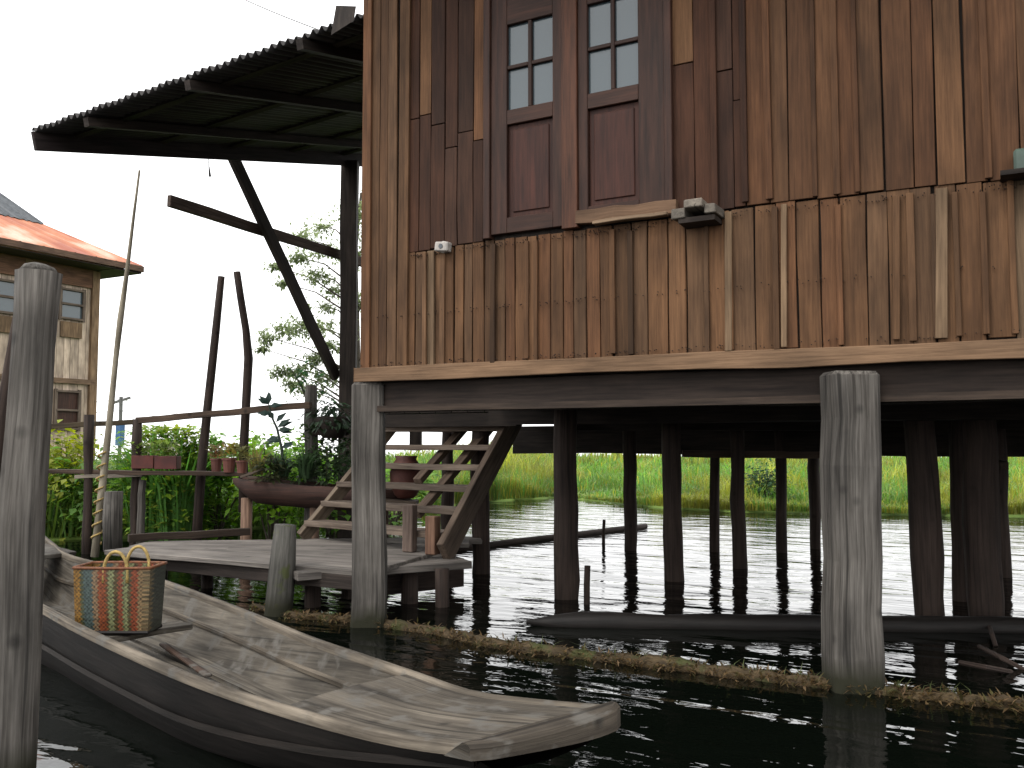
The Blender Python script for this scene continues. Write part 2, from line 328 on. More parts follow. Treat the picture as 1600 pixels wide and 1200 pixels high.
SHR = [(95, 10.6, 1.15, 1.30, 1100, 'yellowish leafy shrub right beside the thick front post', (.20, .23, .03)),
       (170, 10.5, 1.0, 1.0, 1100, 'dark green shrub behind the bamboo pole', (.08, .17, .03)),
       (262, 10.4, 1.2, 1.1, 1500, 'broad leaved shrub below the red flower box', (.13, .25, .03)),
       (345, 10.6, 1.1, 1.12, 1300, 'bright green shrub between the two tall bent poles and the wooden trough', (.12, .26, .03)),
       (430, 10.2, 1.15, 1.25, 1500, 'green shrub showing above and below the wooden planter trough', (.15, .29, .03)),
       (520, 10.9, 1.1, 1.1, 1100, 'low shrub behind the foot of the stairs', (.11, .24, .03)),
       (615, 12.2, 1.2, .75, 700, 'low pale green shrub seen between the stair treads', (.14, .26, .06))]
for px, D, wd, zt, n, lb, c_ in SHR: shrub('leafy_shrub', px, D, wd, zt, n, lb, col=c_)
shrub('dark_bush', 1193, 15.3, .55, .78, 900, 'small dark green bush at the water edge of the far bank', 'bush', None, (.025, .07, .025), (.05, .09))
# spiky tall plants above the flower box
def spiky(name, base, n, L0, L1, wd, label, cat, col, parent=None, part='blades', group=None, spread=1.0):
    t = parent if parent is not None else empty(name, base, label, cat, group)
    f = MB()
    for i in range(n):
        k = U(.6, 1.4); az = U(0, 6.28); f.blade(Vector(base) + V(math.cos(az), math.sin(az), 0) * U(0, .05), U(L0, L1), wd * U(.7, 1.2), U(.1, .9) * spread, (col[0] * k, col[1] * k, col[2] * k), az)
    f.build(part, M['leaf'], t); return t
for px, D, h, lb in ((240, 10.1, 1.5, 'tall spiky reed clump left of the pair above the red flower box'), (283, 10.0, 1.45, 'tall spiky reed clump next to the slanting tall pole')):
    c = CAM + fw * D + rt * ((px - CX) / F * D); c.z = 0
    t = empty('reed_clump', c, lb, 'reeds', 'spiky reeds above the flower box')
    f = MB()
    for i in range(260):
        k = U(.5, 1.5); az = U(0, 6.28); q = c + V(math.cos(az), math.sin(az), 0) * U(0, .22)
        f.blade(q, U(.8, h), .028, U(.05, .6), (.10 * k, .23 * k, .05 * k), az)
        for _q in range(8): f.leaf(q + V(U(-.22, .22), U(-.15, .15), U(.1, 1.25)), V(math.cos(az), math.sin(az), U(-.3, .7)), V(0, 0, 1), U(.07, .16), U(.035, .06), ((.12 + U(0, .1)) * k, .25 * k, .04 * k))
    f.build('blades', M['leaf'], t)

# ================================================================== LEFT HOUSE (far)
hx, hy = -19.7, 14.3
H = empty('neighbour_house', (hx - 3, hy - 4, 0), 'two storey pale plank house with rusty orange tin roof at the left edge', 'house')
wl = MB(); tw = random.Random(3)
y = hy
while y > hy - 8:
    wy = tw.uniform(.16, .26); c = tw.uniform(.75, 1.15); zt = 5.32
    wl.beam(V(hx, y - wy / 2, .7), V(hx, y - wy / 2, zt), wy - .012, .05, side=(0, 1, 0), col=(.75 * c, .64 * c, .53 * c)); y -= wy
x = hx
while x > hx - 6:
    c = tw.uniform(.75, 1.1); wl.beam(V(x - .1, hy + .03, .7), V(x - .1, hy + .03, 5.32), .19, .05, side=(1, 0, 0), col=(.6 * c, .5 * c, .42 * c)); x -= .2
wl.build('wall', M['plank'], H)
b_ = MB()
b_.beam(V(hx + .04, hy, .4), V(hx + .04, hy, 5.3), .2, .14, side=(0, 1, 0), col=(1.6, 1.35, 1.0))
for yy in (hy - 1.75, hy - 3.6): b_.beam(V(hx + .05, yy, .4), V(hx + .05, yy, 5.3), .16, .1, side=(0, 1, 0), col=(1.6, 1.35, 1.0))
b_.build('corner_post', M['stair'], H)
b_ = MB(); b_.beam(V(hx + .06, hy - 8, 5.12), V(hx + .06, hy + .05, 5.12), .5, .06, side=(0, 0, 1), col=(1.1, .75, .6)); b_.build('frieze_board', M['stair'], H)
b_ = MB(); b_.beam(V(hx + .07, hy - 8, 2.55), V(hx + .07, hy + .05, 2.55), .12, .08, side=(0, 0, 1), col=(1.3, 1.1, .9)); b_.build('floor_band', M['stair'], H)
for (yc, z0, z1, nm) in ((hy - .62, 4.05, 4.75, 1), (hy - 2.3, 4.0, 4.72, 1), (hy - .66, 1.4, 2.3, 0), (hy - 2.4, 1.4, 2.3, 0)):
    wf = MB(); ww = .62
    for s_ in (-1, 1): wf.beam(V(hx + .08, yc + s_ * ww / 2, z0 - .05), V(hx + .08, yc + s_ * ww / 2, z1 + .05), .07, .05, side=(0, 1, 0))
    for zz_ in (z0, (z0 + z1) / 2, z1): wf.beam(V(hx + .085, yc - ww / 2, zz_), V(hx + .085, yc + ww / 2, zz_), .05, .05, side=(0, 0, 1))
    wo = wf.build('window', M['stair'], H)
    gl = MB(); gl.add([V(hx + .05, yc - ww / 2, z0), V(hx + .05, yc + ww / 2, z0), V(hx + .05, yc + ww / 2, z1), V(hx + .05, yc - ww / 2, z1)], [(0, 1, 2, 3)])
    gl.build('pane', M['glass'] if nm else M['frame'], wo)
    if nm:
        pn = MB(); pn.beam(V(hx + .07, yc, z0 - .45), V(hx + .07, yc, z0 - .08), ww * .9, .04, side=(0, 1, 0), col=(1.3, 1.1, .8)); pn.build('panel', M['stair'], wo)
# roof: hip with a steeper gablet on top
ex, ey, ez = hx + .8, hy + .8, 5.5
def rusty():
    m, t, p, N, L = nmat('rusty_orange_tin'); tc = N('ShaderNodeTexCoord')
    n = N('ShaderNodeTexNoise'); n.inputs['Scale'].default_value = .9; n.inputs['Detail'].default_value = 7; L(tc.outputs['Object'], n.inputs['Vector'])
    cr = N('ShaderNodeValToRGB'); e = cr.color_ramp.elements; e[0].position = .36; e[0].color = (.30, .09, .05, 1); e[1].position = .62; e[1].color = (.52, .36, .27, 1)
    k = e.new(.5); k.color = (.42, .16, .08, 1); L(n.outputs[0], cr.inputs[0]); L(cr.outputs[0], p.inputs['Base Color']); p.inputs['Roughness'].default_value = .6
    return m
M['rusty'] = rusty()
def hip(g, t0, t1, z0, z1, LX=8, LY=10, corr=.018):
    x0, x1 = ex - LX, ex; y0, y1 = ey - LY, ey
    def ringp(t): return (x0 + t, x1 - t, y0 + t, y1 - t)
    n = 90
    for face in range(4):
        lo = []; hi = []
        for k in range(n + 1):
            u = k / n
            for t_, z_, arr in ((t0, z0, lo), (t1, z1, hi)):
                a, b2, c, d = ringp(t_)
                if face == 0: q = V(b2, c + (d - c) * u, z_)
                elif face == 1: q = V(b2 - (b2 - a) * u, d, z_)
                elif face == 2: q = V(a, d - (d - c) * u, z_)
                else: q = V(a + (b2 - a) * u, c, z_)
                q.z += corr * math.sin(k * 2.6); arr.append(q)
        g.loft([lo, hi])
g = MB(); hip(g, 0, 1.65, ez, ez + .92); g.build('roof', M['rusty'], H)
g = MB(); hip(g, 1.62, 3.6, ez + .93, ez + 2.9); g.build('upper_roof', M['metal'], H)
g = MB()
g.beam(V(ex, ey - 10, ez - .07), V(ex, ey, ez - .07), .14, .05, side=(0, 0, 1), col=(3, 2.4, 2)); g.beam(V(ex - 8, ey, ez - .07), V(ex, ey, ez - .07), .14, .05, side=(0, 0, 1))
g.beam(V(ex - .42, ey - 10, ez - .17), V(ex - .42, ey - .03, ez - .17), .78, .02, side=(1, 0, 0)); g.beam(V(ex - 8, ey - .42, ez - .18), V(ex - .03, ey - .42, ez - .18), .78, .02, side=(0, 1, 0))
g.build('soffit', M['roofdark'], H)
for xx in (0, -3, -6):
    for yy in (0, -2.6, -5.2, -7.8): g = MB(); g.tube([V(hx + xx - .1, hy + yy - .1, -.4), V(hx + xx - .1, hy + yy - .1, .75)], .1, 8); g.build('stilt', M['post'], H)

# far power pole with wires
pb = onD(187, 700, 34); pb.z = 0
t = empty('power_pole', pb, 'thin distant power pole standing beyond the bank by the pale house', 'pole')
top = onD(190, 620, 34); g = MB(); g.tube([pb, V(pb.x, pb.y, top.z)], .07, 8); g.build('pole', M['wire'], t)
g = MB(); q = V(pb.x, pb.y, top.z - .15); g.beam(q - rt * .35 - V(0, 0, .1), q + rt * .35 + V(0, 0, .12), .09, .09); g.build('crossarm', M['wire'], t)
g = MB(); q = V(pb.x, pb.y, 0); g.beam(q + V(0, 0, .95), q + V(0, 0, 1.75), .28, .2); g.build('blue_box', plain('blue_paint', (.04, .12, .3)), t)
for y0, y1, px2 in ((624, 622, 300), (641, 641, 290)):
    g = MB(); a = onD(100, y0, 37); c = onD(187, y0, 34); e = onD(px2, y1, 60)
    pts = [a.lerp(c, k / 8) - V(0, 0, .10 * math.sin(math.pi * k / 8)) for k in range(9)] + [c.lerp(e, k / 8) - V(0, 0, .3 * math.sin(math.pi * k / 8)) for k in range(1, 9)]
    g.tube(pts, .014, 5); g.build('wire', M['wire'], t)
# ------------------------------------------------------------------ tree behind the porch post
TD = 16.0
tb = onD(556, 690, TD); tb.z = 0
t = empty('slender_tree', tb, 'tall slender tree with sparse feathery foliage behind the porch post', 'tree')
g = MB(); topz = 5.6
trunk = [tb + V(U(-.06, .06), U(-.06, .06), z) for z in (0, .9, 1.8, 2.7, 3.6, 4.5, topz)]
trunk[0] = tb
g.tube(trunk, [.12, .10, .09, .075, .06, .04, .02], 9, rough=.2)
br = MB(); f = MB()
CL = [(500, 352, .28), (476, 372, .26), (512, 392, .3), (498, 430, .28), (468, 402, .2), (520, 452, .25), (506, 478, .22), (430, 416, .12), (441, 442, .1), (448, 515, .3), (478, 508, .3), (420, 528, .22), (505, 512, .3),
      (410, 545, .1), (492, 560, .22), (470, 578, .28), (508, 590, .3), (440, 580, .2), (488, 612, .28), (455, 600, .15), (515, 540, .2), (590, 360, .4), (620, 430, .4), (600, 520, .4), (570, 400, .35), (560, 330, .35), (575, 470, .3)]
for (cx, cy, rr) in CL:
    c = onD(cx, cy, TD + U(-.7, .7)); zz_ = max(.9, c.z - abs(c.x - tb.x) * .35 - .25)
    k = min(5, int(zz_ / .9)); s_ = trunk[k].lerp(trunk[k + 1], zz_ / .9 - k)
    mid = s_.lerp(c, .55) + V(0, 0, .12); br.tube([s_, mid, c], [.024, .012, .005], 5)
    for i in range(int(420 * rr / .3)):
        d = V(random.gauss(0, 1), random.gauss(0, 1), random.gauss(0, .55)); p = c + d * rr * .55
        if noise.noise(p * 4) < -.2: continue
        kk = U(.6, 1.5); f.leaf(p, V(U(-1, 1), U(-1, 1), U(-.6, .3)), V(0, 0, 1), U(.07, .14), U(.03, .06), (.19 * kk, .23 * kk, .12 * kk))
g.build('trunk', M['bark'], t); br.build('branch', M['bark'], t); f.build('crown', M['leaf'], t)

# ================================================================== STILT HOUSE
YW = 4.34                     # wall face
XL = -3.43; XR = 2.6; YB = 10.2
ZF = 1.46                     # underside of wall / skirt board
HO = empty('stilt_house', (XL, YW, 0), 'large brown plank house standing on stilts over dark water', 'house')
def zy(px, py): return onY(px, py, YW).z
seam_pts = [(onY(x, y, YW).x, onY(x, y, YW).z) for x, y in ((640, 396), (760, 378), (1000, 348), (1180, 323), (1400, 300), (1600, 280))]
def seam(X):
    if X <= seam_pts[0][0]: return seam_pts[0][1]
    for (a, za), (b2, zb) in zip(seam_pts[:-1], seam_pts[1:]):
        if a <= X <= b2: return za + (zb - za) * (X - a) / (b2 - a)
    return seam_pts[-1][1]
def Xat(px, py=300): return onY(px, py, YW).x
ZT = 4.55
BR = (.225, .135, .078)
def tone(kind):
    k = U(.82, 1.15) * (.86 if kind != 'pale' else .72)
    if kind == 'low': c = random.choice([(.225, .135, .076), (.20, .118, .066), (.25, .155, .09), (.19, .125, .076), (.215, .11, .06), (.18, .13, .09)])
    elif kind == 'pale': c = (.34, .27, .195)
    elif kind == 'dark': c = random.choice([(.085, .042, .027), (.06, .033, .025), (.11, .052, .030), (.07, .044, .035)])
    else: c = random.choice([(.175, .098, .055), (.15, .082, .046), (.195, .115, .066), (.135, .086, .052), (.17, .088, .048)])
    av = {'low': (.212, .13, .076), 'pale': (.34, .27, .195), 'dark': (.081, .042, .028), 'up': (.165, .093, .052)}.get(kind, (.165, .093, .052))
    c = [a_ * .5 + b_ * .5 for a_, b_ in zip(c, av)]
    return (c[0] * k * 1.10, c[1] * k * .97, c[2] * k * .84)
Xa = Xat(640); Xwin0 = Xat(762); Xwin1 = Xat(1052); Xdk = Xat(1168)
low = MB(); up = MB(); dk = MB()
def plank(g, X, wd, z0, z1, col, dy=0, nail=True):
    lean = U(-.004, .004) * (z1 - z0)
    t_ = .018; y_ = YW - dy - t_ / 2 + U(-.004, .004)
    g.beam(V(X + wd / 2, y_, z0), V(X + wd / 2 + lean, y_, z1), wd, t_, side=(1, 0, 0), col=col, seg=3, wob=.0012)
# lower course
X = XL
while X < XR:
    wd = U(.058, .082) if X < Xat(960) else U(.085, .118)
    left = X < Xa
    c = tone('low')
    if rnd() < .03: c = tone('pale')
    if rnd() < .05: c = tuple(x_ * .7 for x_ in c)
    ztop = seam(X) + U(-.006, .003)
    if not left:
        plank(low, X, wd - U(.005, .010), ZF + .065 + U(0, .02), ztop, c)
        if rnd() < .4:   # a thin batten nailed over the joint
            plank(low, X + wd - .018, U(.02, .032), ZF + .07 + U(0, .03), ztop - U(0, .05), mul(c, U(.6, 1.25)), dy=.02)
    else:
        plank(low, X, wd - .006, ZF + .06, ZT, mul(c, U(.8, 1.05))); 
        if rnd() < .5: plank(low, X + wd - .02, .028, ZF + .07, ZT, mul(c, U(.8, 1.2)), dy=.02)
    X += wd
# odd pale boards of the photograph
for px, py0, py1, wpx, kind in ((1224, 318, 542, 9, 'pale'), (1471, 293, 528, 16, 'pale'), (1137, 330, 548, 12, 'pale'), (1400, 305, 530, 10, 'low')):
    a = onY(px, py1, YW - .05); b2 = onY(px, py0, YW - .05)
    low.beam(V(a.x, YW - .035, a.z), V(b2.x, YW - .035, b2.z), wpx / F * 4.1, .016, side=(1, 0, 0), col=tone(kind), seg=3, wob=.001)
for i in range(900):
    X_ = U(XL, XR); z_ = random.choice([ZF + .10, seam(X_) - .03, seam(X_) - .03, 1.85]) + U(-.012, .012)
    if X_ > Xa or z_ < 2: low.beam(V(X_, YW - .030, z_ - .0025), V(X_, YW - .030, z_ + .0025), .005, .012, side=(1, 0, 0), col=(.05, .035, .03))
lo_ = low.build('lower_siding', M['plank'], HO, bevel=.002)
# upper siding
def course(g, x0, x1, kind, wa, wb, z1=ZT, lightp=.05):
    X = x0
    while X < x1 - .02:
        wd = min(U(wa, wb), x1 - X)
        c = tone(kind)
        if rnd() < lightp: c = tone('up' if kind == 'dark' else 'low')
        z0 = seam(X) + U(.0, .007)
        if kind == 'dark' and rnd() < .6:
            zj = U(2.75, 3.1); plank(g, X, wd - .006, z0, zj, c, dy=.004)
            plank(g, X, wd - .006, zj + .006, z1, tone('dark' if rnd() < .72 else 'low'), dy=.004)
        else: plank(g, X, wd - U(.005, .009), z0, z1, c, dy=.006)
        if rnd() < .35: plank(g, X + wd - .02, U(.022, .034), z0 + U(0, .03), z1, mul(c, U(.6, 1.1)), dy=.024)
        X += wd
course(dk, Xa, Xwin0, 'dark', .07, .11, lightp=.08); dk.build('dark_siding', M['plank'], HO, bevel=.002); dk = MB(); course(dk, Xwin1, Xdk, 'dark', .09, .13, lightp=.05)
course(up, Xdk, XR, 'up', .085, .125, lightp=.25)
dk.build('dark_siding', M['plank'], HO, bevel=.002); up.build('upper_siding', M['plank'], HO, bevel=.002)
# one light board in the dark part
# wall core + other walls
g = MB(); th = .05
def slab(g, x0, x1, y0, y1, z0, z1, col=(1, 1, 1)):
    vs = [V(x, y, z) for z in (z0, z1) for x, y in ((x0, y0), (x1, y0), (x1, y1), (x0, y1))]
    g.add(vs, [(3, 2, 1, 0), (4, 5, 6, 7), (0, 1, 5, 4), (1, 2, 6, 5), (2, 3, 7, 6), (3, 0, 4, 7)], col)
slab(g, XL + .01, XR, YW + .006, YW + .06, ZF + .02, ZT - .01); slab(g, XL + .01, XL + .06, YW + .062, YB, ZF + .02, ZT - .01)
slab(g, XR - .06, XR - .01, YW + .062, YB, ZF + .02, ZT - .01); slab(g, XL + .07, XR - .07, YB - .06, YB, ZF + .02, ZT - .01)
g.build('wall_frame', M['roofdark'], HO)
g = MB(); Y = YW + .03
while Y < YB:
    wd = U(.09, .14); c = tone('up'); g.beam(V(XL - .006, Y + wd / 2, ZF), V(XL - .006, Y + wd / 2, ZT), wd - .008, .02, side=(0, 1, 0), col=c); Y += wd
g.build('side_siding', M['plank'], HO)
# skirt board (slightly bowed, as nailed)
g = MB(); pxs = [(553, 586), (700, 580), (900, 571), (1100, 563), (1230, 560), (1420, 551), (1600, 544), (1780, 537)]
pts = [onY(x, y, YW - .04) for x, y in pxs]; rows = []
ox = 0
for i, q in enumerate(pts):
    hh = .042 + .004 * math.sin(i * 2.1); r_ = []
    for dy, dz in ((0, -hh), (-.028, -hh), (-.028, hh), (0, hh), (0, -hh)): r_.append(V(q.x, YW - .012 + dy, q.z + dz))
    rows.append(r_)
end = [V(XR, p_.y, p_.z) for p_ in rows[-1]]; rows.append(end)
gs = [(p_.y * 3, p_.z, p_.x) for r_ in rows for p_ in r_]
g.loft(rows, (.30, .195, .12), gs, flip=False); g.f.append((0, 1, 2, 3)); g.c.append((.25, .2, .15))
g.build('skirt_board', M['plank'], HO, bevel=.003)
# windows : two leaves with four panes above and a wooden panel below
def zrow(px, py): return onY(px, py, YW - .03).z
zb_ = zrow(830, 360); zp1 = zrow(833, 335); zp2 = zrow(833, 188); zg1 = zrow(833, 165); zg2 = zrow(833, 30); ztop_ = zg2 + .16
jm = MB()
for a, b2 in ((762, 772), (884, 908), (1044, 1056)):
    x0, x1 = Xat(a), Xat(b2); c = (1.9, 1.7, 1.4) if a == 884 else (1, 1, 1)
    jm.beam(V((x0 + x1) / 2, YW - .02, zb_ - .02), V((x0 + x1) / 2, YW - .02, ZT), x1 - x0, .07, side=(1, 0, 0), col=c)
jm.beam(V(Xat(762), YW - .012, ztop_ + .35), V(Xat(1056), YW - .012, ztop_ + .35), .5, .03, side=(0, 0, 1))
WF = jm.build('window_surround', M['frame'], HO, bevel=.003)
for (xa, xb, ga, gb) in ((772, 884, 797, 868), (908, 1044, 922, 1001)):
    X0, X1, G0, G1 = Xat(xa), Xat(xb), Xat(ga, 100), Xat(gb, 100)
    f = MB(); yF = YW - .022
    def bv(x0, x1, z0, z1, d=.035, y=yF, c=(1, 1, 1)): f.beam(V((x0 + x1) / 2, y, z0), V((x0 + x1) / 2, y, z1), x1 - x0, d, side=(1, 0, 0), col=c)
    def bh(x0, x1, z0, z1, d=.033, y=yF, c=(1, 1, 1)): f.beam(V(x0, y, (z0 + z1) / 2), V(x1, y, (z0 + z1) / 2), z1 - z0, d, side=(0, 0, 1), col=c)
    bv(X0 + .002, G0, zb_, ztop_ + .1); bv(G1, X1 - .002, zb_, ztop_ + .1)
    bh(G0, G1, zb_, zp1); bh(G0, G1, zp2, zg1); bh(G0, G1, zg2, ztop_ + .1)
    xm = (G0 + G1) / 2; zm = (zg1 + zg2) / 2
    bv(xm - .011, xm + .011, zg1, zg2, .026, c=(.8, .8, .8)); bh(G0, xm - .011, zm - .011, zm + .011, .024, c=(.8, .8, .8)); bh(xm + .011, G1, zm - .011, zm + .011, .024, c=(.8, .8, .8))
    wo = f.build('window', M['frame'], HO, bevel=.003)
    gl = MB(); gl.beam(V((G0 + G1) / 2, YW - .012, zg1), V((G0 + G1) / 2, YW - .012, zg2), G1 - G0, .006, side=(1, 0, 0)); gl.build('glass', M['glass'], wo)
    pn = MB(); pn.beam(V((G0 + G1) / 2, YW - .006, zp1), V((G0 + G1) / 2, YW - .006, zp2), G1 - G0, .02, side=(1, 0, 0), col=(1.0, .8, .8))
    pn.beam(V((G0 + G1) / 2, YW - .013, zp1 + .03), V((G0 + G1) / 2, YW - .013, zp2 - .03), (G1 - G0) - .06, .022, side=(1, 0, 0), col=(1.1, .85, .85)); pn.build('panel', M['frame'], wo, bevel=.004)
sb = MB()
a = onY(906, 343, YW); c = onY(1062, 326, YW)
sb.beam(V(a.x, YW - .035, a.z - .0), V(c.x, YW - .035, c.z), .07, .05, side=(0, 0, 1), col=(.22, .14, .09), seg=5, wob=.006)
a = onY(935, 353, YW); c = onY(1050, 338, YW)
sb.beam(V(a.x, YW - .06, a.z), V(c.x, YW - .06, c.z), .018, .05, side=(0, 0, 1), col=(.34, .25, .17), seg=5, wob=.005)
sb.build('window_sill', M['plank'], HO, bevel=.003)
# timber ends poking out of the wall
g = MB(); q = onY(1101, 335, YW)
g.beam(V(q.x - .085, YW + .05, q.z - .02), V(q.x - .085, YW - .16, q.z - .02), .07, .05, side=(1, 0, 0), col=(.9, .88, .82), seg=3, wob=.004)
g.beam(V(q.x - .0, YW + .05, q.z + .008), V(q.x - .0, YW - .20, q.z + .012), .09, .04, side=(1, 0, 0), col=(1.15, 1.1, 1.0), seg=3, wob=.005)
g.beam(V(q.x + .075, YW + .05, q.z - .012), V(q.x + .075, YW - .17, q.z - .015), .055, .045, side=(1, 0, 0), col=(.8, .78, .72), seg=3, wob=.004)
g.build('joist_end', M['grey'], HO, bevel=.004)
g = MB(); q = onY(1102, 352, YW); g.beam(V(q.x - .09, YW - .08, q.z - .0), V(q.x + .09, YW - .08, q.z), .025, .14, side=(0, 0, 1)); g.build('bracket', M['roofdark'], HO)
g = MB(); q = onY(699, 388, YW); g.tube([V(q.x, YW, q.z), V(q.x, YW - .05, q.z)], .035, 12); g.beam(V(q.x - .045, YW - .045, q.z + .004), V(q.x + .045, YW - .045, q.z - .006), .055, .05, side=(0, 0, 1)); jo = g.build('pale_block', M['white'], HO, bevel=.006)
g = MB(); g.tube([V(q.x, YW - .065, q.z), V(q.x, YW - .074, q.z)], .014, 10); g.build('knob', M['metal'], jo)
g = MB(); q = onY(1592, 262, YW); g.beam(V(q.x - .02, YW - .06, q.z), V(q.x + .16, YW - .06, q.z), .11, .09, side=(0, 0, 1)); lb_ = g.build('wall_box', M['green'], HO, bevel=.01)  # small green-grey box on the wall, not a lamp
g = MB(); q2 = onY(1588, 280, YW); g.beam(V(q2.x - .06, YW - .07, q2.z), V(q2.x + .2, YW - .07, q2.z), .02, .13, side=(0, 0, 1)); g.build('bracket', M['roofdark'], lb_)
# floor, beams
g = MB()
yy = YW + .05
while yy < YB: g.beam(V(XL + .02, yy + .09, 1.475), V(XR, yy + .09, 1.475), .17, .03, side=(0, 1, 0), col=(U(.7, 1.2),) * 3); yy += .18
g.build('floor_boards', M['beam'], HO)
g = MB()
g.beam(V(XL + .13, YW + .10, 1.367), V(XR, YW + .10, 1.367), .178, .10, side=(0, 0, 1), col=(1.25, 1.2, 1.2), seg=12, wob=.003)
g.beam(V(XL + .12, YW + .02, 1.297), V(XR, YW + .02, 1.297), .035, .05, side=(0, 0, 1), col=(1.7, 1.6, 1.5), seg=12, wob=.002)
for Yb, zc, hh in ((6.1, 1.33, .19), (7.7, 1.30, .20)): g.beam(V(XL - .1, Yb, zc), V(XR, Yb, zc), hh, .12, side=(0, 0, 1), seg=8, wob=.004)
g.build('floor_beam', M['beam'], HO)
g = MB()
for i in range(13):
    xx = XL + .3 + i * .47; g.beam(V(xx, YW + .16, 1.405), V(xx, YB, 1.405), .07, .10, side=(1, 0, 0))
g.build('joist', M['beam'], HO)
g = MB(); a = onD(858, 700, 10.0); 
g.beam(V(XL - 1.75, 9.5, 1.12), V(XR + 1, 9.5, 1.12), .32, .12, side=(0, 0, 1), seg=8, wob=.004)
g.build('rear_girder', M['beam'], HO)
g = MB(); a = onD(1066, 709, 8.0); b2 = onD(1290, 711, 8.0); g.beam(a, b2, .06, .05, side=(0, 0, 1), col=(2.2, 2.0, 1.8), seg=5, wob=.004); g.build('lower_rail', M['beam'], HO)
g = MB(); a = onD(1508, 708, 7.0); b2 = onD(1570, 728, 6.2); g.beam(a, b2, .05, .05, side=(0, 0, 1), col=(2.2, 2.0, 1.8)); g.build('brace', M['beam'], HO)
# stilts: (px centre, depth, width, lean, material)
def stilt(px, D, wd, ztop=1.38, lean=0.0, mat='stilt', square=False, pxtop=None, zb=-.6, lab=None, leanb=0):
    b0 = CAM + fw * D + rt * ((px - CX) / F * D); b0.z = zb; tp = V(b0.x, b0.y, ztop) + rt * lean
    g = MB()
    if square:
        n = 8; pts = [b0.lerp(tp, k / n) for k in range(n + 1)]
        g.beam(b0, tp, wd, wd * .85, side=(1, 0, 0), seg=n, wob=wd * .018)
    else:
        pts = [b0.lerp(tp, k / 8) + rt * U(-.008, .008) + fw * U(-.008, .008) for k in range(9)]
        g.tube(pts, [wd / 2 * U(.92, 1.06) for _ in range(9)], 12, rough=.18)
    o = g.build('stilt', M[mat], HO, smooth=not square, bevel=.012 if square else 0)
    if lab: o['label'] = lab
    return o
bp = onY(1329, 1060, YW - .03)
g = MB()
def bigpost(px0, px1, ybase, ytop, mat, lab, Yc, taper):
    c0 = onY((px0 + px1) / 2, ybase, Yc); c1 = onY((px0 + px1) / 2 - 3, ytop, Yc); wd = (px1 - px0) / F * c0.dot(fw)
    g = MB(); n = 10; ps = V(c0.x, Yc, -.7); pe = V(c1.x, Yc, c1.z)
    g.beam(ps, pe, wd * .93, wd * .78, side=rt, seg=n, wob=wd * .028, taper=taper)
    o = g.build('stilt', M[mat], HO, bevel=.018); o['label'] = lab
bigpost(1289, 1372, 1065, 581, 'post', 'thick pale grey squared stilt in front of the beam', YW - .03, .95)
bigpost(551, 607, 960, 598, 'post', 'weathered grey corner stilt beside the stairs', YW + .04, .93)
for a_ in ((751, 7.6, .15, 1.3), (884, 6.4, .175, 1.35), (984, 9.2, .13, 1.3), (1050, 7.2, .16, 1.3), (1152, 7.9, .125, 1.3), (1218, 9.0, .11, 1.3), (1270, 9.3, .11, 1.3),
           (1495, 6.3, .13, 1.35), (1530, 5.6, .2, 1.35), (1557, 7.4, .14, 1.3), (1640, 5.5, .18, 1.35), (1720, 7.5, .18, 1.35), (700, 9.6, .13, 1.2)):
    stilt(*a_)
stilt(1448, 5.7, .185, 1.35, lean=-.05, lab='reddish brown stilt leaning slightly to the left')
# main roof: corrugated, above the frame; unseen eave shaped to shade the wall
g = MB(); ys = YW - .85; n = 240; lo1 = []; hi1 = []
for k in range(n + 1):
    xx = XL - .05 + (XR + .8 - XL) * k / n; lo1.append(V(xx, ys, 4.30 + .02 * math.sin(k * 2))); hi1.append(V(xx, (YW + YB) / 2, 6.3 + .02 * math.sin(k * 2)))
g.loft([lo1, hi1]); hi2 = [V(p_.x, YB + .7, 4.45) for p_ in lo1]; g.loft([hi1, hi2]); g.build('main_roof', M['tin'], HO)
# porch roof
A = onD(53, 203, 7.02)                     # lower left corner of the roof
XP = A.x; ZA = A.z; YA = A.y
Bp = onY(571, 22, max(YA, YW + .05)); Cp = onX(541, 258, XP)
slope = (Cp.z + .16 - ZA) / (Cp.y - YA)
PR = MB(); n = 46 * 6; rows = []
XE = XL - .03
for j in range(5):
    row = []
    yy = YA + (Cp.y + .6 - YA) * j / 4
    for k in range(n + 1):
        u = k / n; xx = XP - .03 + (XE - XP) * u; rise = (Bp.z - ZA) * u
        row.append(V(xx, yy + (Bp.y - YA) * u * (1 - j / 4), ZA + rise + slope * (yy - YA) + .022 * math.sin(k / 6 * 2 * math.pi) + (.006 * math.sin(k * .21))))
    rows.append(row)
PR.loft(rows)
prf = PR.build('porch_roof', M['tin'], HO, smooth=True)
md = prf.modifiers.new('thick', 'SOLIDIFY'); md.thickness = .006
def rp(u, yy, dz=0):   # point under the porch roof
    return V(XP + (XE - XP) * u, yy, ZA + (Bp.z - ZA) * u + slope * (yy - YA) + dz)
g = MB()
for u in (.18, .52, .84):
    g.beam(rp(u, YA + .04, -.075), rp(u, Cp.y + .5, -.075), .055, .07, side=(1, 0, 0))
g.build('rafter', M['roofdark'], prf)
g = MB()
for k in range(5):
    yy = YA + .35 + k * .85; g.beam(rp(.01, yy, -.035), rp(.99, yy, -.035), .06, .03, side=(0, 1, 0))
g.build('purlin', M['roofdark'], prf)
g = MB(); g.beam(rp(0, YA - .0, -.09), rp(0, Cp.y + .6, -.09), .035, .15, side=(1, 0, 0), seg=4, col=(.8, .75, .9)); g.build('barge_board', M['roofdark'], prf, bevel=.004)
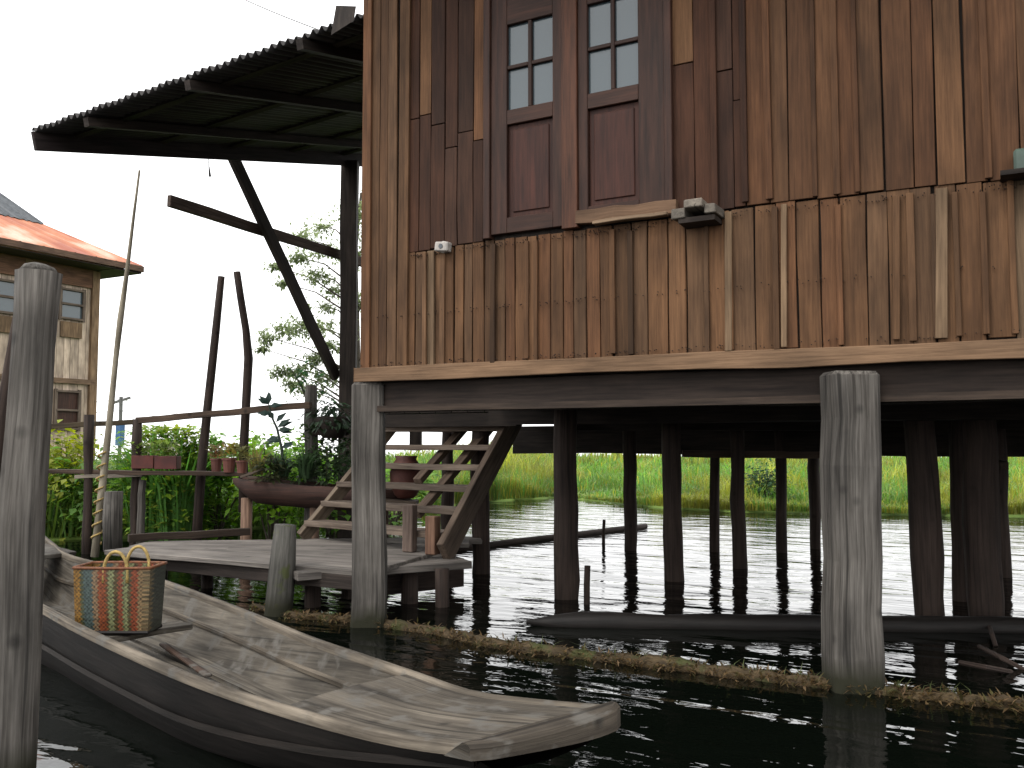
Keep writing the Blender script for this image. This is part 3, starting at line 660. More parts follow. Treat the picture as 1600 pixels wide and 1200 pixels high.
g = MB(); a = rp(1, YA, .0); g.add([a + V(-.20, -.03, -.14), a + V(-.0, -.05, -.10), a + V(-.0, -.03, .00), a + V(-.17, -.02, .05)], [(0, 1, 2, 3), (3, 2, 1, 0)]); fl = g.build('flashing', M['roofdark'], prf)
# porch post, brace, cantilever arm, ledger
PP = V(onX(546, 400, XP).x, onX(546, 400, XP).y, 0)
g = MB(); g.beam(V(PP.x, PP.y, -.5), V(PP.x, PP.y, rp(0, PP.y, -.12).z), .19, .16, side=rt, seg=6, wob=.005); g.build('porch_post', M['roofdark'], HO, bevel=.01)
g = MB(); g.beam(V(PP.x + .9, PP.y + .1, 1.0), V(PP.x + .9, PP.y + .1, rp(.3, PP.y, -.12).z), .13, .13, side=rt); g.build('porch_post', M['roofdark'], HO)
b1 = onX(374, 240, XP - .0); b0 = onX(536, 590, XP - .0)
g = MB(); g.beam(V(XP - .10, b1.y, b1.z), V(XP - .10, b0.y, b0.z), .06, .13, side=(1, 0, 0), seg=4, wob=.004); g.build('brace', M['roofdark'], HO, bevel=.005)
a0 = onX(266, 313, XP - .15); a1 = onX(548, 402, XP - .15)
g = MB(); g.beam(V(XP - .17, a0.y, a0.z), V(XP - .17, a1.y + .3, a1.z - .02), .05, .11, side=(1, 0, 0), seg=6, wob=.004, col=(3.2, 3.0, 2.9)); g.build('cantilever_arm', M['roofdark'], HO, bevel=.004)
# porch deck and wall at back of the porch
g = MB(); xx = -5.0
while xx < XL: g.beam(V(xx + .08, 6.3, 1.36), V(xx + .08, 9.4, 1.36), .15, .035, side=(1, 0, 0), col=(U(.8, 1.2),) * 3); xx += .16
g.beam(V(-5.0, 6.35, 1.28), V(XL, 6.35, 1.28), .11, .08, side=(0, 0, 1)); g.build('porch_deck', M['beam'], HO)
g = MB(); a = onD(622, 662, 9.3); b2 = onD(724, 664, 9.3); g.beam(a, b2, .16, .05, side=(0, 0, 1), col=(1.6, 1.3, 1.1)); g.build('porch_board', M['beam'], HO)
# ------------------------------------------------------------------ stairs
SL0, SL1, SR0, SR1 = onZ(472, 840, .31), onD(618, 660, 8.0), onZ(694, 866, .31), onD(806, 650, 7.6)
stg = MB(); dR = SR1 - SR0; dL = SL1 - SL0
stg.beam(SR0, SR1, .19, .06, side=V(0, -dR.z, dR.y), seg=4, wob=.004, col=(.75, .7, .66))
so_ = stg.build('staircase', M['stair'], HO, bevel=.004)
stg = MB(); stg.beam(SL0, SL1, .12, .05, side=V(0, -dL.z, dL.y), seg=4, wob=.003, col=(1.3, 1.3, 1.2)); stg.build('stringer', M['stair'], so_, bevel=.004)
g = MB()
for k in range(6):
    u = (k + .75) / 6.3; a = SL0.lerp(SL1, u); c = SR0.lerp(SR1, u); c.z = a.z = (a.z + c.z) / 2
    g = MB(); g.beam(a, c, .20, .045, side=(0, 1, 0), col=(U(.9, 1.3),) * 3, seg=3, wob=.002); g.build('tread', M['stair'], so_, bevel=.003)
g = MB()
a = onD(652, 752, 7.2); b2 = onD(742, 650, 8.0); g.beam(a, b2, .075, .05, seg=3, wob=.002, col=(.8, .72, .66))
a = onD(650, 806, 6.9); b2 = onD(780, 650, 7.8); g.beam(a, b2, .085, .05, seg=3, wob=.002, col=(.75, .68, .62))
g.build('handrail', M['stair'], so_, bevel=.003)
g = MB(); a = onZ(640, 862, .3); g.beam(a, a + V(0, 0, .34), .09, .07, col=(1.1, 1.05, 1.1)); a = onZ(676, 866, .3); g.beam(a, a + V(0, 0, .27), .085, .08, col=(1.3, .95, .8)); g.build('newel_post', M['stair'], so_, bevel=.006)

# ================================================================== LANDING PLATFORM
ZP = .30
FL, FR = onZ(190, 858, ZP), onZ(575, 893, ZP); BL, BR_ = onZ(240, 846, ZP), onZ(760, 838, ZP)
LP = empty('landing_platform', V(FL.x * .5 + FR.x * .5, FR.y, 0), 'low grey plank landing platform over the water at the foot of the stairs', 'platform')
g = MB(); n = 8
for k in range(n):
    u = (k + .5) / n; a = FL.lerp(BL, u); c = FR.lerp(BR_, u); wd = (FR - BR_).length / n * .97
    a = a - (c - a).normalized() * U(-.05, .08); kk = U(.85, 1.15)
    g.beam(a + V(0, 0, U(-.004, .004) - .02), c + V(0, 0, -.02), min(wd, max(.08, (FR - BR_).length / n)), .035, side=(BR_ - FR), col=(kk, kk, kk), seg=6, wob=.003)
g.build('deck_boards', M['grey'], LP, bevel=.004)
g = MB(); g.beam(FL + V(0, .02, -.08), FR + V(0.0, .02, -.08), .09, .06, side=(0, 0, 1), col=(.85, .95, 1.0), seg=6, wob=.003)
a = onZ(200, 847, ZP); c = onZ(390, 836, ZP); g.beam(a + V(0, 0, .03), c + V(0, 0, .03), .06, .05, side=(0, 0, 1), col=(.9, .9, .8), seg=4, wob=.004)
for u in (.15, .5, .85):
    a = FL.lerp(FR, u); c = BL.lerp(BR_, u); g.beam(a + V(0, .08, -.09), c + V(0, 0, -.09), .08, .08, side=(0, 0, 1))
g.build('support_beam', M['stilt'], LP, bevel=.004)
for px, py, r in ((465, 905, .055), (620, 900, .06), (672, 905, .05), (300, 880, .045), (230, 866, .04), (560, 862, .05)):
    a = onZ(px, py, .2); g = MB(); g.tube([V(a.x, a.y + .15, -.5), V(a.x, a.y + .15, -.1), V(a.x, a.y + .15, .25)], r, 10, rough=.2); g.build('leg', M['stilt'], LP, smooth=True)
g = MB(); q1, q2 = onZ(452, 902, .25), onZ(738, 883, .25); s1, s2 = onZ(500, 888, .25), onZ(700, 870, .25)
for k in range(3):
    u = (k + .5) / 3; a = q1.lerp(s1, u); c = q2.lerp(s2, u); g.beam(a, c, .14, .05, side=(s1 - q1), seg=5, wob=.004, col=(U(.75, 1),) * 3)
g.build('lower_boards', M['grey'], LP, bevel=.004)
g = MB(); a = onZ(500, 925, .12); c = onZ(690, 905, .12); g.beam(a + V(0, .25, 0), c + V(0, .25, 0), .16, .1, side=(0, 0, 1)); g.build('cross_beam', M['stilt'], LP)

# mooring stump in front
def pole(name, pts, rad, mat, label, cat, group=None, n=10, rough=.15, extra=None):
    g = MB(); g.tube(pts, rad, n, rough=rough); o = g.build(name, M[mat], origin=pts[0], smooth=True); return tag(o, label, cat, group)
def dpts(lst): return [onD(x, y, D) for x, y, D in lst]
b0 = onZ(432, 960, 0); D0 = b0.dot(fw)
pole('mooring_stump', [b0 - V(0, 0, .4), b0, onD(440, 890, D0), onD(446, 820, D0)], [.09, .088, .08, .07], 'mossy', 'mossy leaning stump rising from water in front of the platform', 'stump', rough=.35)
# thick front left post
PD = 2.95
pts = [onD(14, 1330, PD), onD(19, 1150, PD), onD(27, 1000, PD), onD(34, 820, PD), onD(48, 640, PD), onD(58, 500, PD), onD(63, 425, PD)]
g = MB(); g.tube(pts, [.070, .069, .067, .068, .062, .060, .064], 20, rough=.3); o = g.build('mooring_post', M['post'], origin=pts[0], smooth=True)
tag(o, 'thick weathered grey post in the left foreground in front of the boat', 'post')
g = MB(); g.tube([onD(63, 425, PD), onD(64, 416, PD), onD(65, 412, PD)], [.058, .045, .02], 12, rough=.3); g.build('broken_top', M['post'], o, smooth=True)
pole('thin_pole', dpts([(-8, 760, 4.5), (2, 650, 4.5), (12, 590, 4.5), (20, 540, 4.5), (29, 485, 4.5)]), [.03, .028, .026, .024, .02], 'stilt', 'thin curved dark pole just behind the thick foreground post', 'pole')

# tall poles at the back
pole('slanting_pole', dpts([(306, 860, 9.0), (314, 740, 9.0), (324, 640, 9.0), (337, 520, 9.0), (346, 432, 9.0)]), [.05, .046, .044, .040, .034], 'stilt', 'tall straight slanting pole, left one of the two tall poles', 'pole', 'tall poles by the garden railing')
pole('bent_pole', dpts([(380, 800, 8.8), (381, 700, 8.8), (384, 640, 8.8), (388, 560, 8.8), (384, 515, 8.8), (376, 465, 8.8), (370, 425, 8.8)]), [.045, .044, .042, .042, .038, .036, .034], 'stilt', 'tall bent pole with a kink near its top, right of the slanting pole', 'pole', 'tall poles by the garden railing')
t = empty('bamboo_pole', onD(150, 860, 8.2), 'very long thin bamboo pole with yellow rope round its foot', 'pole')
g = MB(); bpx = [(148, 870), (160, 760), (172, 650), (181, 560), (188, 500), (199, 420), (208, 345), (218, 266)]
g.tube(dpts([(x, y, 8.2) for x, y in bpx]), [.036, .033, .028, .024, .028, .019, .014, .010], 8); g.build('bamboo', M['bamboo'], t, smooth=True)
g = MB(); hp = []
for k in range(70):
    u = k / 69; c = onD(150 + 12 * u, 850 - 150 * u, 8.2); th = k * .75; hp.append(c + rt * (.042 * math.cos(th)) + fw * (.042 * math.sin(th)))
g.tube(hp, .009, 5); g.build('rope', M['rope'], t, smooth=True)

# ------------------------------------------------------------------ garden railing with shelf
RL = empty('garden_railing', onD(215, 850, 9.0), 'rough timber railing with a low shelf in front of the green bank', 'railing')
def part(parent, nm, mat, p0, p1, w_, h_, side=None, col=(1, 1, 1), seg=4, wob=.004): g = MB(); g.beam(p0, p1, w_, h_, side, col, seg, wob); return g.build(nm, M[mat], parent, bevel=.003)
part(RL, 'rail', 'stilt', onD(60, 667, 9.1), onD(214, 659, 9.0), .05, .05, (0, 0, 1), (1.5, 1.6, 1.1))
part(RL, 'rail', 'stilt', onD(214, 657, 9.0), onD(486, 633, 8.3), .06, .05, (0, 0, 1), (1.9, 1.8, 1.5), 7, .006)
part(RL, 'shelf', 'stilt', onD(60, 736, 9.05), onD(390, 741, 8.75), .04, .16, (0, 0, 1), (1.3, 1.2, 1))
part(RL, 'shelf', 'grey', onD(120, 745, 8.9), onD(225, 742, 8.9), .035, .1, (0, 0, 1), (1.1, 1.05, .95))
for px, y0, y1, D, r, mt in ((140, 648, 880, 8.9, .045, 'stilt'), (214, 655, 870, 9.0, .045, 'stilt'), (222, 750, 860, 8.9, .035, 'post'), (487, 602, 880, 8.5, .058, 'post')):
    g = MB(); a, c = onD(px - 4, y1, D), onD(px, y0, D); g.tube([a.lerp(c, k / 5) + rt * U(-.008, .008) for k in range(6)], [r * U(.9, 1.1) for _ in range(6)], 9, rough=.2); g.build('post', M[mt], RL, smooth=True)
b0 = onD(176, 860, 8.0)
pole('grey_stump', [b0, onD(176, 810, 8.0), onD(177, 768, 8.0)], [.088, .086, .078], 'post', 'squat grey stump between the bamboo pole and the pale post', 'stump', rough=.25)

# ------------------------------------------------------------------ planter trough made from an old hull
TA, TB = onD(372, 752, 8.4), onD(640, 764, 7.9)
TR = empty('planter_trough', V(TA.lerp(TB, .5).x, TA.lerp(TB, .5).y, 0), 'long reddish brown hull shaped trough raised on stumps and full of plants', 'planter')
g = MB(); ax = (TB - TA).normalized(); sdn = V(-ax.y, ax.x, 0).normalized(); rows = []
for i in range(15):
    u = i / 14; c = TA.lerp(TB, u); e_ = min(1, .35 + u * 5, .35 + (1 - u) * 5); row = []
    for k in range(9):
        th = math.pi * k / 8; row.append(c + sdn * (-.20 * e_ * math.cos(th)) + V(0, 0, .0 - .21 * e_ * math.sin(th) ** .7 + U(-.006, .006) + .04 * (1 - u) ** 3))
    rows.append(row)
g.loft(rows, gs=[(p_.z * 2, p_.y * .3, p_.x) for r_ in rows for p_ in r_]); 
tr = g.build('hull', M['trough'], TR, smooth=True); md = tr.modifiers.new('t', 'SOLIDIFY'); md.thickness = .025; md.offset = 0
g = MB(); g.loft([[r_[0] + V(0, 0, -.03) + sdn * .02 for r_ in rows], [r_[-1] + V(0, 0, -.03) - sdn * .02 for r_ in rows]]); g.build('soil', M['soil'], TR)
for px, py, D, r, c in ((386, 790, 8.35, .05, 1.5), (492, 790, 8.1, .045, .8), (600, 790, 7.95, .045, .8)):
    a = onD(px, py - 12, D); g = MB(); g.tube([V(a.x, a.y, -.4), V(a.x, a.y, .2), V(a.x, a.y, a.z)], r, 9, col=(c * 1.1, c * .9, c * .8), rough=.2); g.build('leg', M['stair'], TR, smooth=True)
# driftwood on the left end
g = MB()
for i in range(7): a = onD(U(362, 392), U(742, 760), 8.25); g.beam(a, a + rt * U(.2, .42) + V(0, 0, U(-.1, .08)) + fw * U(-.1, .1), U(.02, .045), .02, col=(U(.8, 1.3),) * 3)
tag(g.build('driftwood', M['stair'], origin=onD(372, 750, 8.25)), 'heap of broken wood on the left end of the planter trough', 'driftwood')
# plants in the trough
def potplant(name, base, n, L0, L1, W, label, col, spread=1, cat='plant', grp=None, mat='leaf', kind='blade'):
    f = MB(); base = Vector(base)
    for i in range(n):
        k = U(.5, 1.4); az = U(0, 6.28); c = (col[0] * k, col[1] * k, col[2] * k)
        if kind == 'blade': f.blade(base + V(math.cos(az), math.sin(az), 0) * U(0, .06), U(L0, L1), W * U(.7, 1.3), U(.15, 1.0) * spread, c, az)
        else:
            h = U(0, L1); p_ = base + V(math.cos(az), math.sin(az), 0) * U(0, .09) * (1 + h * 2) + V(0, 0, h)
            f.leaf(p_, V(math.cos(az), math.sin(az), U(-.5, .7)), V(0, 0, 1), U(.6, 1.2) * W * 2, U(.6, 1) * W, c)
    if kind != 'blade': f.tube([base - V(0, 0, .05), base + V(0, 0, L1)], .008, 5, col=(.05, .06, .02))
    o = f.build(name, M[mat], origin=base); return tag(o, label, cat, grp)
def tp(px, py, D): return onD(px, py, D)
GP = 'plants growing in the wooden trough'
potplant('spiky_plant', tp(402, 742, 8.35), 60, .15, .34, .02, 'yellowish spiky plant at the left end of the trough', (.17, .15, .05), 1, grp=GP)
potplant('spiky_plant', tp(440, 748, 8.3), 70, .15, .32, .022, 'grey green spiky plant left of the tall dark stem in the trough', (.07, .12, .07), 1, grp=GP)
potplant('leafy_plant', tp(468, 752, 8.25), 90, .1, .22, .05, 'bushy dark green plant right of the tall dark stem in the trough', (.045, .075, .03), grp=GP, kind='leaf')
potplant('leafy_plant', tp(510, 754, 8.1), 110, .1, .30, .05, 'bushy plant in the trough between the railing post and the porch post', (.04, .065, .03), grp=GP, kind='leaf')
potplant('leafy_plant', tp(548, 752, 8.0), 110, .1, .34, .05, 'dark bushy plant in the trough just left of the corner stilt', (.035, .06, .028), grp=GP, kind='leaf')
potplant('leafy_plant', tp(422, 752, 8.15), 150, .1, .22, .05, 'low dark plant spilling over the front of the trough near its left end', (.05, .06, .025), grp=GP, kind='leaf')
potplant('leafy_plant', tp(495, 742, 8.45), 240, .1, .50, .055, 'tall dark plant in the trough just behind the railing post', (.04, .065, .025), grp=GP, kind='leaf')
potplant('leafy_plant', tp(530, 742, 8.4), 240, .1, .55, .055, 'tallest dark plant in the trough hiding the foot of the porch post', (.03, .05, .02), grp=GP, kind='leaf')
potplant('spiky_plant', tp(478, 748, 8.2), 80, .15, .38, .022, 'dark spiky plant in the middle of the trough', (.05, .09, .04), 1, grp=GP)
# tall dark stem plant
f = MB(); st = dpts([(444, 735, 8.25), (440, 700, 8.25), (433, 670, 8.25), (424, 650, 8.25), (420, 632, 8.25)]); f.tube(st, [.014, .013, .011, .009, .006], 6, col=(.03, .045, .03))
for (x, y, dx, dy, L_) in ((420, 632, -1, .7, .12), (420, 632, .2, 1.2, .12), (421, 635, 1, .2, .12), (424, 646, -1, -.1, .13), (433, 668, 1, .6, .16), (434, 672, 1, 0, .14), (436, 682, -1, -.4, .15), (440, 700, 1, .6, .12), (431, 660, .8, 1, .13), (438, 690, -1, .3, .1), (428, 655, -.6, .9, .1)):
    p_ = onD(x, y, 8.25)
    for q in range(2): f.leaf(p_, rt * (dx + U(-.3, .3)) + V(0, 0, dy + U(-.2, .2)) + fw * U(-.3, .3), fw * -1 + V(0, 0, .4), L_, .055, (.02, .045, .035))
tag(f.build('tall_stem_plant', M['dleaf'], origin=st[0]), 'tall single stemmed dark plant sticking up from the trough', 'plant')
# fern in a hanging basket by the railing post
hb = onD(520, 668, 8.35)
hbk = empty('hanging_planter', hb, 'dark hanging pot with dense foliage between railing post and porch post', 'planter')
g = MB(); g.tube([hb + V(0, 0, -.10), hb + V(0, 0, -.04), hb + V(0, 0, .08), hb + V(0, 0, .10)], [.09, .13, .17, .16], 14); g.build('pot', M['roofdark'], hbk, smooth=True)
g = MB(); g.beam(onD(487, 676, 8.42), onD(545, 676, 8.5), .05, .05, side=(0, 0, 1)); g.build('bracket', M['stilt'], hbk)
f = MB()
for i in range(260):
    az = U(0, 6.28); r_ = U(.02, .26); p_ = hb + V(math.cos(az) * r_, math.sin(az) * r_, .1 + U(-.05, .16) - r_ * .35); k = U(.5, 1.4)
    f.leaf(p_, V(math.cos(az), math.sin(az), U(-.9, .6)), V(0, 0, 1), U(.06, .13), U(.025, .05), (.03 * k, .055 * k, .028 * k))
f.build('foliage', M['dleaf'], hbk)
for (x, y) in ((452, 575), (470, 590), (482, 604), (492, 612)): pass
base = onD(486, 640, 8.6); cp_ = empty('climbing_plant', base, 'leafy green climber growing over the top of the railing post', 'plant'); f = MB(); tip = onD(456, 578, 8.6); f.tube([base, base.lerp(tip, .5) + V(0, 0, .03), tip], [.014, .01, .005], 6, col=(.06, .06, .03)); f.build('stem', M['leaf'], cp_); f = MB()
for i in range(90):
    u = rnd(); p_ = base.lerp(tip, u) + V(U(-.1, .1), U(-.1, .1), U(-.05, .08)) + rt * U(0, .2); k = U(.6, 1.5)
    f.leaf(p_, rt * U(-1, 1) + V(0, 0, U(-.3, .6)) + fw * U(-1, 1), V(0, 0, 1), U(.07, .14), U(.025, .045), (.05 * k, .12 * k, .05 * k))
f.build('foliage', M['leaf'], cp_)
# clay jar at the right end
jb = onD(634, 778, 7.75)
prof = [(.0, .07), (.03, .10), (.12, .135), (.22, .14), (.30, .11), (.335, .085), (.36, .10)]
g = MB(); g.tube([jb + V(0, 0, z) for z, r in prof], [r for z, r in prof], 18, col=(.8, .7, .7)); tag(g.build('clay_jar', M['clay'], origin=jb, smooth=True), 'reddish brown clay jar beside the corner stilt under the stairs', 'jar')
g = MB(); g.beam(onD(596, 783, 7.75), onD(652, 786, 7.75), .04, .25, side=(0, 0, 1), col=(1.2, 1.2, 1.2)); lg_ = g.build('jar_ledge', M['stair'], TR)
# flower box + pots on the shelf
def fpot(x, D, yb, w_, h_, label, col=(1, 1, 1), shape='box', flower=None, ltop=(.14, .2, .05)):
    b0 = onD(x, yb, D); t = empty('flower_box' if shape == 'box' else 'flower_pot', b0, label, 'planter' if shape == 'box' else 'pot', None if shape == 'box' else 'small clay pots on the shelf')
    g = MB()
    if shape == 'box': g.beam(b0 - rt * w_ / 2 + V(0, 0, h_ / 2), b0 + rt * w_ / 2 + V(0, 0, h_ / 2), h_, .13, side=(0, 0, 1), col=col)
    else: g.tube([b0, b0 + V(0, 0, h_ * .85), b0 + V(0, 0, h_ * .86), b0 + V(0, 0, h_)], [w_ * .36, w_ * .47, w_ * .53, w_ * .53], 12, col=col)
    g.build('container', M['clay'], t, bevel=.004 if shape == 'box' else 0)
    f = MB()
    for i in range(int(60 + w_ * 300)):
        p_ = b0 + rt * U(-.5, .5) * w_ + fw * U(-.06, .06) + V(0, 0, h_ + U(0, .12)); k = U(.5, 1.5); c = tuple(q * k for q in ltop)
        if flower and rnd() < .12: c = flower
        f.leaf(p_, V(U(-1, 1), U(-1, 1), U(0, 1)), V(0, 0, 1), U(.04, .09), U(.02, .04), c)
    f.build('flowers', M['leaf'], t)
fpot(226, 9.0, 732, .22, .13, 'dark red flower box on the left of the shelf', (.8, .5, .5), flower=(.6, .55, .45))
fpot(262, 8.95, 733, .22, .13, 'dark red flower box on the shelf next to the reeds', (.75, .45, .5), flower=(.65, .6, .5))
fpot(338, 8.8, 737, .12, .13, 'small clay pot just right of the slanting pole', (1, 1, 1), 'pot', (.5, .2, .12), (.13, .12, .05))
fpot(358, 8.7, 738, .14, .14, 'larger clay pot with straggly yellow plant near the trough', (1.1, 1.1, 1.1), 'pot', (.5, .3, .1), (.2, .17, .05))
fpot(378, 8.6, 739, .12, .12, 'small pinkish clay pot touching the planter trough', (1.3, 1.4, 1.4), 'pot', None, (.15, .15, .06))

# ================================================================== BOAT
Fp = [(58, 828, .46), (84, 850, .41), (110, 868, .37), (180, 886, .34), (250, 905, .32), (330, 934, .30), (400, 961, .29), (485, 996, .28), (570, 1025, .28), (650, 1052, .28), (740, 1082, .29), (850, 1096, .31), (960, 1105, .34)]
Np = [(14, 836, .46), (-2, 866, .41), (-8, 894, .37), (14, 924, .34), (62, 948, .32), (130, 985, .30), (250, 1040, .28), (340, 1075, .27), (450, 1110, .27), (560, 1140, .27), (650, 1158, .29), (738, 1168, .34)]
def resample(lst, n):
    P = [onZ(*q) for q in lst]; Ls = [0]
    for a, b2 in zip(P[:-1], P[1:]): Ls.append(Ls[-1] + (b2 - a).length)
    out = []
    for i in range(n):
        s_ = Ls[-1] * i / (n - 1); k = 0
        while k < len(Ls) - 2 and Ls[k + 1] < s_: k += 1
        u = (s_ - Ls[k]) / (Ls[k + 1] - Ls[k]); 
        # catmull-rom for smooth sheer
        p0, p1, p2, p3 = P[max(0, k - 1)], P[k], P[k + 1], P[min(len(P) - 1, k + 2)]
        out.append(.5 * ((2 * p1) + (p2 - p0) * u + (2 * p0 - 5 * p1 + 4 * p2 - p3) * u * u + (3 * p1 - p0 - 3 * p2 + p3) * u ** 3))
    return out
NS = 49; GN = resample(Np, NS); GF = resample(Fp, NS)
bc = GN[NS // 2].lerp(GF[NS // 2], .5)
BO = empty('wooden_boat', V(bc.x, bc.y, 0), 'long narrow weathered wooden boat with a flat bow in the foreground', 'boat')
def bz(i):   # hull bottom height
    u = i / (NS - 1)
    return -.07 + (.33 * max(0, (u - .68) / .32) ** 1.6) + (.30 * max(0, (.16 - u) / .16) ** 1.5)
BW = .018
arc = [0]
for i in range(1, NS): arc.append(arc[-1] + (GF[i] - GF[i - 1]).length)
def across(i, u, z): q = GN[i].lerp(GF[i], u); return V(q.x, q.y, z)
outer = []; inner = []; iz = []
for i in range(NS):
    zn, zf = GN[i].z, GF[i].z; b_ = bz(i); wdt = (GF[i] - GN[i]).length; e = BW / wdt
    prof = [(0, zn - .004), (.012, zn - .05), (.05, b_ + (zn - b_) * .5), (.12, b_ + (zn - b_) * .18), (.22, b_), (.5, b_ - .01), (.78, b_), (.88, b_ + (zf - b_) * .18), (.95, b_ + (zf - b_) * .5), (.988, zf - .05), (1, zf - .004)]
    prof = [(u, min(z, (zn if u < .5 else zf) - .004)) for u, z in prof]
    outer.append([across(i, u, z) for u, z in prof])
    fl_ = max(b_ + .03, .07 if b_ < .05 else b_ + .03); fl_ = min(fl_, zn - .03)
    ip = [(e * 1.2, zn - .004), (.06 + e, fl_ + (zn - fl_) * .5), (.15, fl_ + (zn - fl_) * .14), (.22, fl_), (.36, fl_), (.5, fl_), (.64, fl_), (.74, fl_), (.81, fl_ + (zf - fl_) * .12), (.90, fl_ + (zf - fl_) * .5), (1 - e * 1.2, zf - .004)]
    inner.append([across(i, u, z) for u, z in ip]); iz.append(fl_)
def ggs(rows):
    out = []
    for i, r_ in enumerate(rows):
        L_ = 0
        for k, p_ in enumerate(r_):
            if k: L_ += (p_ - r_[k - 1]).length
            out.append((L_, .5, arc[i]))
    return out
g = MB(); g.loft(outer, gs=ggs(outer)); g.build('hull', M['hull'], BO, smooth=True)
kd = 40
g = MB(); g.loft(inner[2:kd + 2], gs=ggs(inner[2:kd + 2]), flip=True); g.build('inner_lining', M['boat'], BO, smooth=True)
# gunwales
g = MB()
for G, sgn in ((GN, 1), (GF, -1)):
    rows = []
    for i in range(NS):
        d = (GF[i] - GN[i]); d.z = 0; d.normalize(); d *= sgn; q = G[i]; wv = .030
        rows.append([q - d * .008 + V(0, 0, -.022), q - d * .008 + V(0, 0, .004), q + d * (wv * .5) + V(0, 0, .009), q + d * wv + V(0, 0, .003), q + d * wv + V(0, 0, -.022)])
    g.loft(rows, (1.35, 1.3, 1.25), ggs(rows), flip=(sgn < 0))
g.build('gunwale', M['boat'], BO, smooth=True)
# strake seam along the near side
g = MB(); rows = [[r_[2] + (GN[i] - GF[i]).normalized() * .012 + V(0, 0, dz) for dz in (-.012, .012)] for i, r_ in enumerate(outer)]
g.loft(rows, (1.3, 1.2, 1.1), ggs(rows)); g.build('strake', M['hull'], BO)
# bow deck
g = MB(); rows = []
for i in range(kd, NS):
    n = 9; off = .0
    rows.append([across(i, .04 + .92 * k / (n - 1), (GN[i].z * (1 - k / (n - 1)) + GF[i].z * (k / (n - 1))) - .002 + .010 * math.sin(math.pi * k / (n - 1))) for k in range(n)])
# curved aft edge: blends down to the floor
pre = []
for j, dz in ((kd - 3, .17), (kd - 2, .10), (kd - 1, .035)):
    pre.append([across(j, .10 + .80 * k / 8, max(iz[j] + .004, (GN[j].z * (1 - k / 8) + GF[j].z * (k / 8)) - dz - .01)) for k in range(9)])
rows = pre + rows; gsd = []
for i, r_ in enumerate(rows):
    for k, p_ in enumerate(r_): gsd.append((k * .08, 3.3, arc[kd - 3 + i] * 1.0))
g.loft(rows, (1.12, 1.1, 1.08), gsd, flip=True); g.build('bow_deck', M['boat'], BO, smooth=True)
# bow end beam
g = MB(); a, c = GN[-1].copy(), GF[-1].copy(); dd = (c - a).normalized() * .014; a -= dd; c += dd; rows = []
fwd_b = (GN[-1] - GN[-4]).lerp(GF[-1] - GF[-4], .5); fwd_b.z = 0; fwd_b.normalize()
for k in range(13):
    u = k / 12; q = a.lerp(c, u); bul = math.sin(math.pi * u) ** .5 * .05 + .006; q = q + fwd_b * bul
    lowz = -.040 + .012 * math.cos(u * 3)
    rows.append([q - fwd_b * (.02 + bul) + V(0, 0, .011), q - fwd_b * .010 + V(0, 0, .0105), q + fwd_b * .003 + V(0, 0, .001), q + fwd_b * .004 + V(0, 0, lowz), q - fwd_b * (.09 + bul) + V(0, 0, lowz - .01)])
g.loft(rows, (.68, .64, .61), [(j * .05, 7, k * .045) for k in range(13) for j in range(5)], flip=True)
g.f.append((0, 1, 2, 3, 4)); g.c.append((.6, .58, .56)); nb = 12 * 5; g.f.append((nb + 4, nb + 3, nb + 2, nb + 1, nb)); g.c.append((.6, .58, .56))
g.build('bow_end', M['boat'], BO)
# floor boards with dark gap lines
g = MB()
for u0, u1 in ((.245, .385), (.425, .575), (.61, .745)):
    rows = []
    for i in range(8, kd - 3): z = iz[i] + .024; rows.append([across(i, u0, z - .022), across(i, u0 + .004, z), across(i, u1 - .004, z), across(i, u1, z - .022)])
    g.loft(rows, (U(1.0, 1.2),) * 3, ggs(rows), flip=True)
g.build('floor_boards', M['boat'], BO)
g = MB()
for (k0, u_, sg) in ((9, -.018, 1),):
    rows = []
    for i in range(3, kd): q = inner[i][9]; rows.append([q + V(0, 0, -.016), q + (GN[i] - GF[i]).normalized() * .016 + V(0, 0, -.010), q + (GN[i] - GF[i]).normalized() * .016 + V(0, 0, .006), q + V(0, 0, .012)])
    g.loft(rows, (1.05, 1.0, .95), ggs(rows), flip=True)
g.build('stringer', M['boat'], BO)
g = MB(); i0, i1 = 22, 27; a = across(i0, .62, iz[i0] + .045); c = across(i1, .56, iz[i1] + .045)
a = onZ(254, 1006, .13); c = onZ(325, 1056, .13); g.beam(a, c, .036, .014, side=None, col=(.8, .55, .48), seg=4, wob=.002)
tag(g.build('loose_stick', M['boat'], origin=a, bevel=.004), 'loose reddish stick of wood lying in the boat bottom', 'stick')  # plain slat of wood, not part of a paddle
# thwart under basket + stern plate
def thw(px, py, z, i):
    g = MB(); a = across(i, .06, z); c = across(i, .74, z); d = (GF[i + 1] - GF[i]).normalized(); g.beam(a, c, .12, .025, side=d, seg=3, wob=.002); return g.build('thwart', M['boat'], BO, bevel=.004)
bsk = onZ(186, 985, .235)
ib = min(range(NS), key=lambda i: (GN[i].lerp(GF[i], .5) - bsk).length)
thw(0, 0, .215, ib); 
g = MB(); i = 6; a = across(i, .0, GN[i].z - .01); c = across(i, 1, GF[i].z - .01); d = (GF[i + 1] - GF[i]).normalized()
g.beam(a, c, .34, .03, side=d, seg=3, wob=.002, col=(.75, .75, .8)); g.build('stern_plate', M['boat'], BO, bevel=.005)
g = MB(); q0 = [across(0, u, .47) for u in (0, .5, 1)]; q1 = [across(3, u, .40) for u in (0, .5, 1)]; g.loft([[p_ + V(0, 0, .02) for p_ in q0], [p_ + V(0, 0, .02) for p_ in q1]], (1.5, 1.5, 1.5), flip=True)
so2 = g.build('stern_deck', M['boat'], BO); md = so2.modifiers.new('t', 'SOLIDIFY'); md.thickness = .04

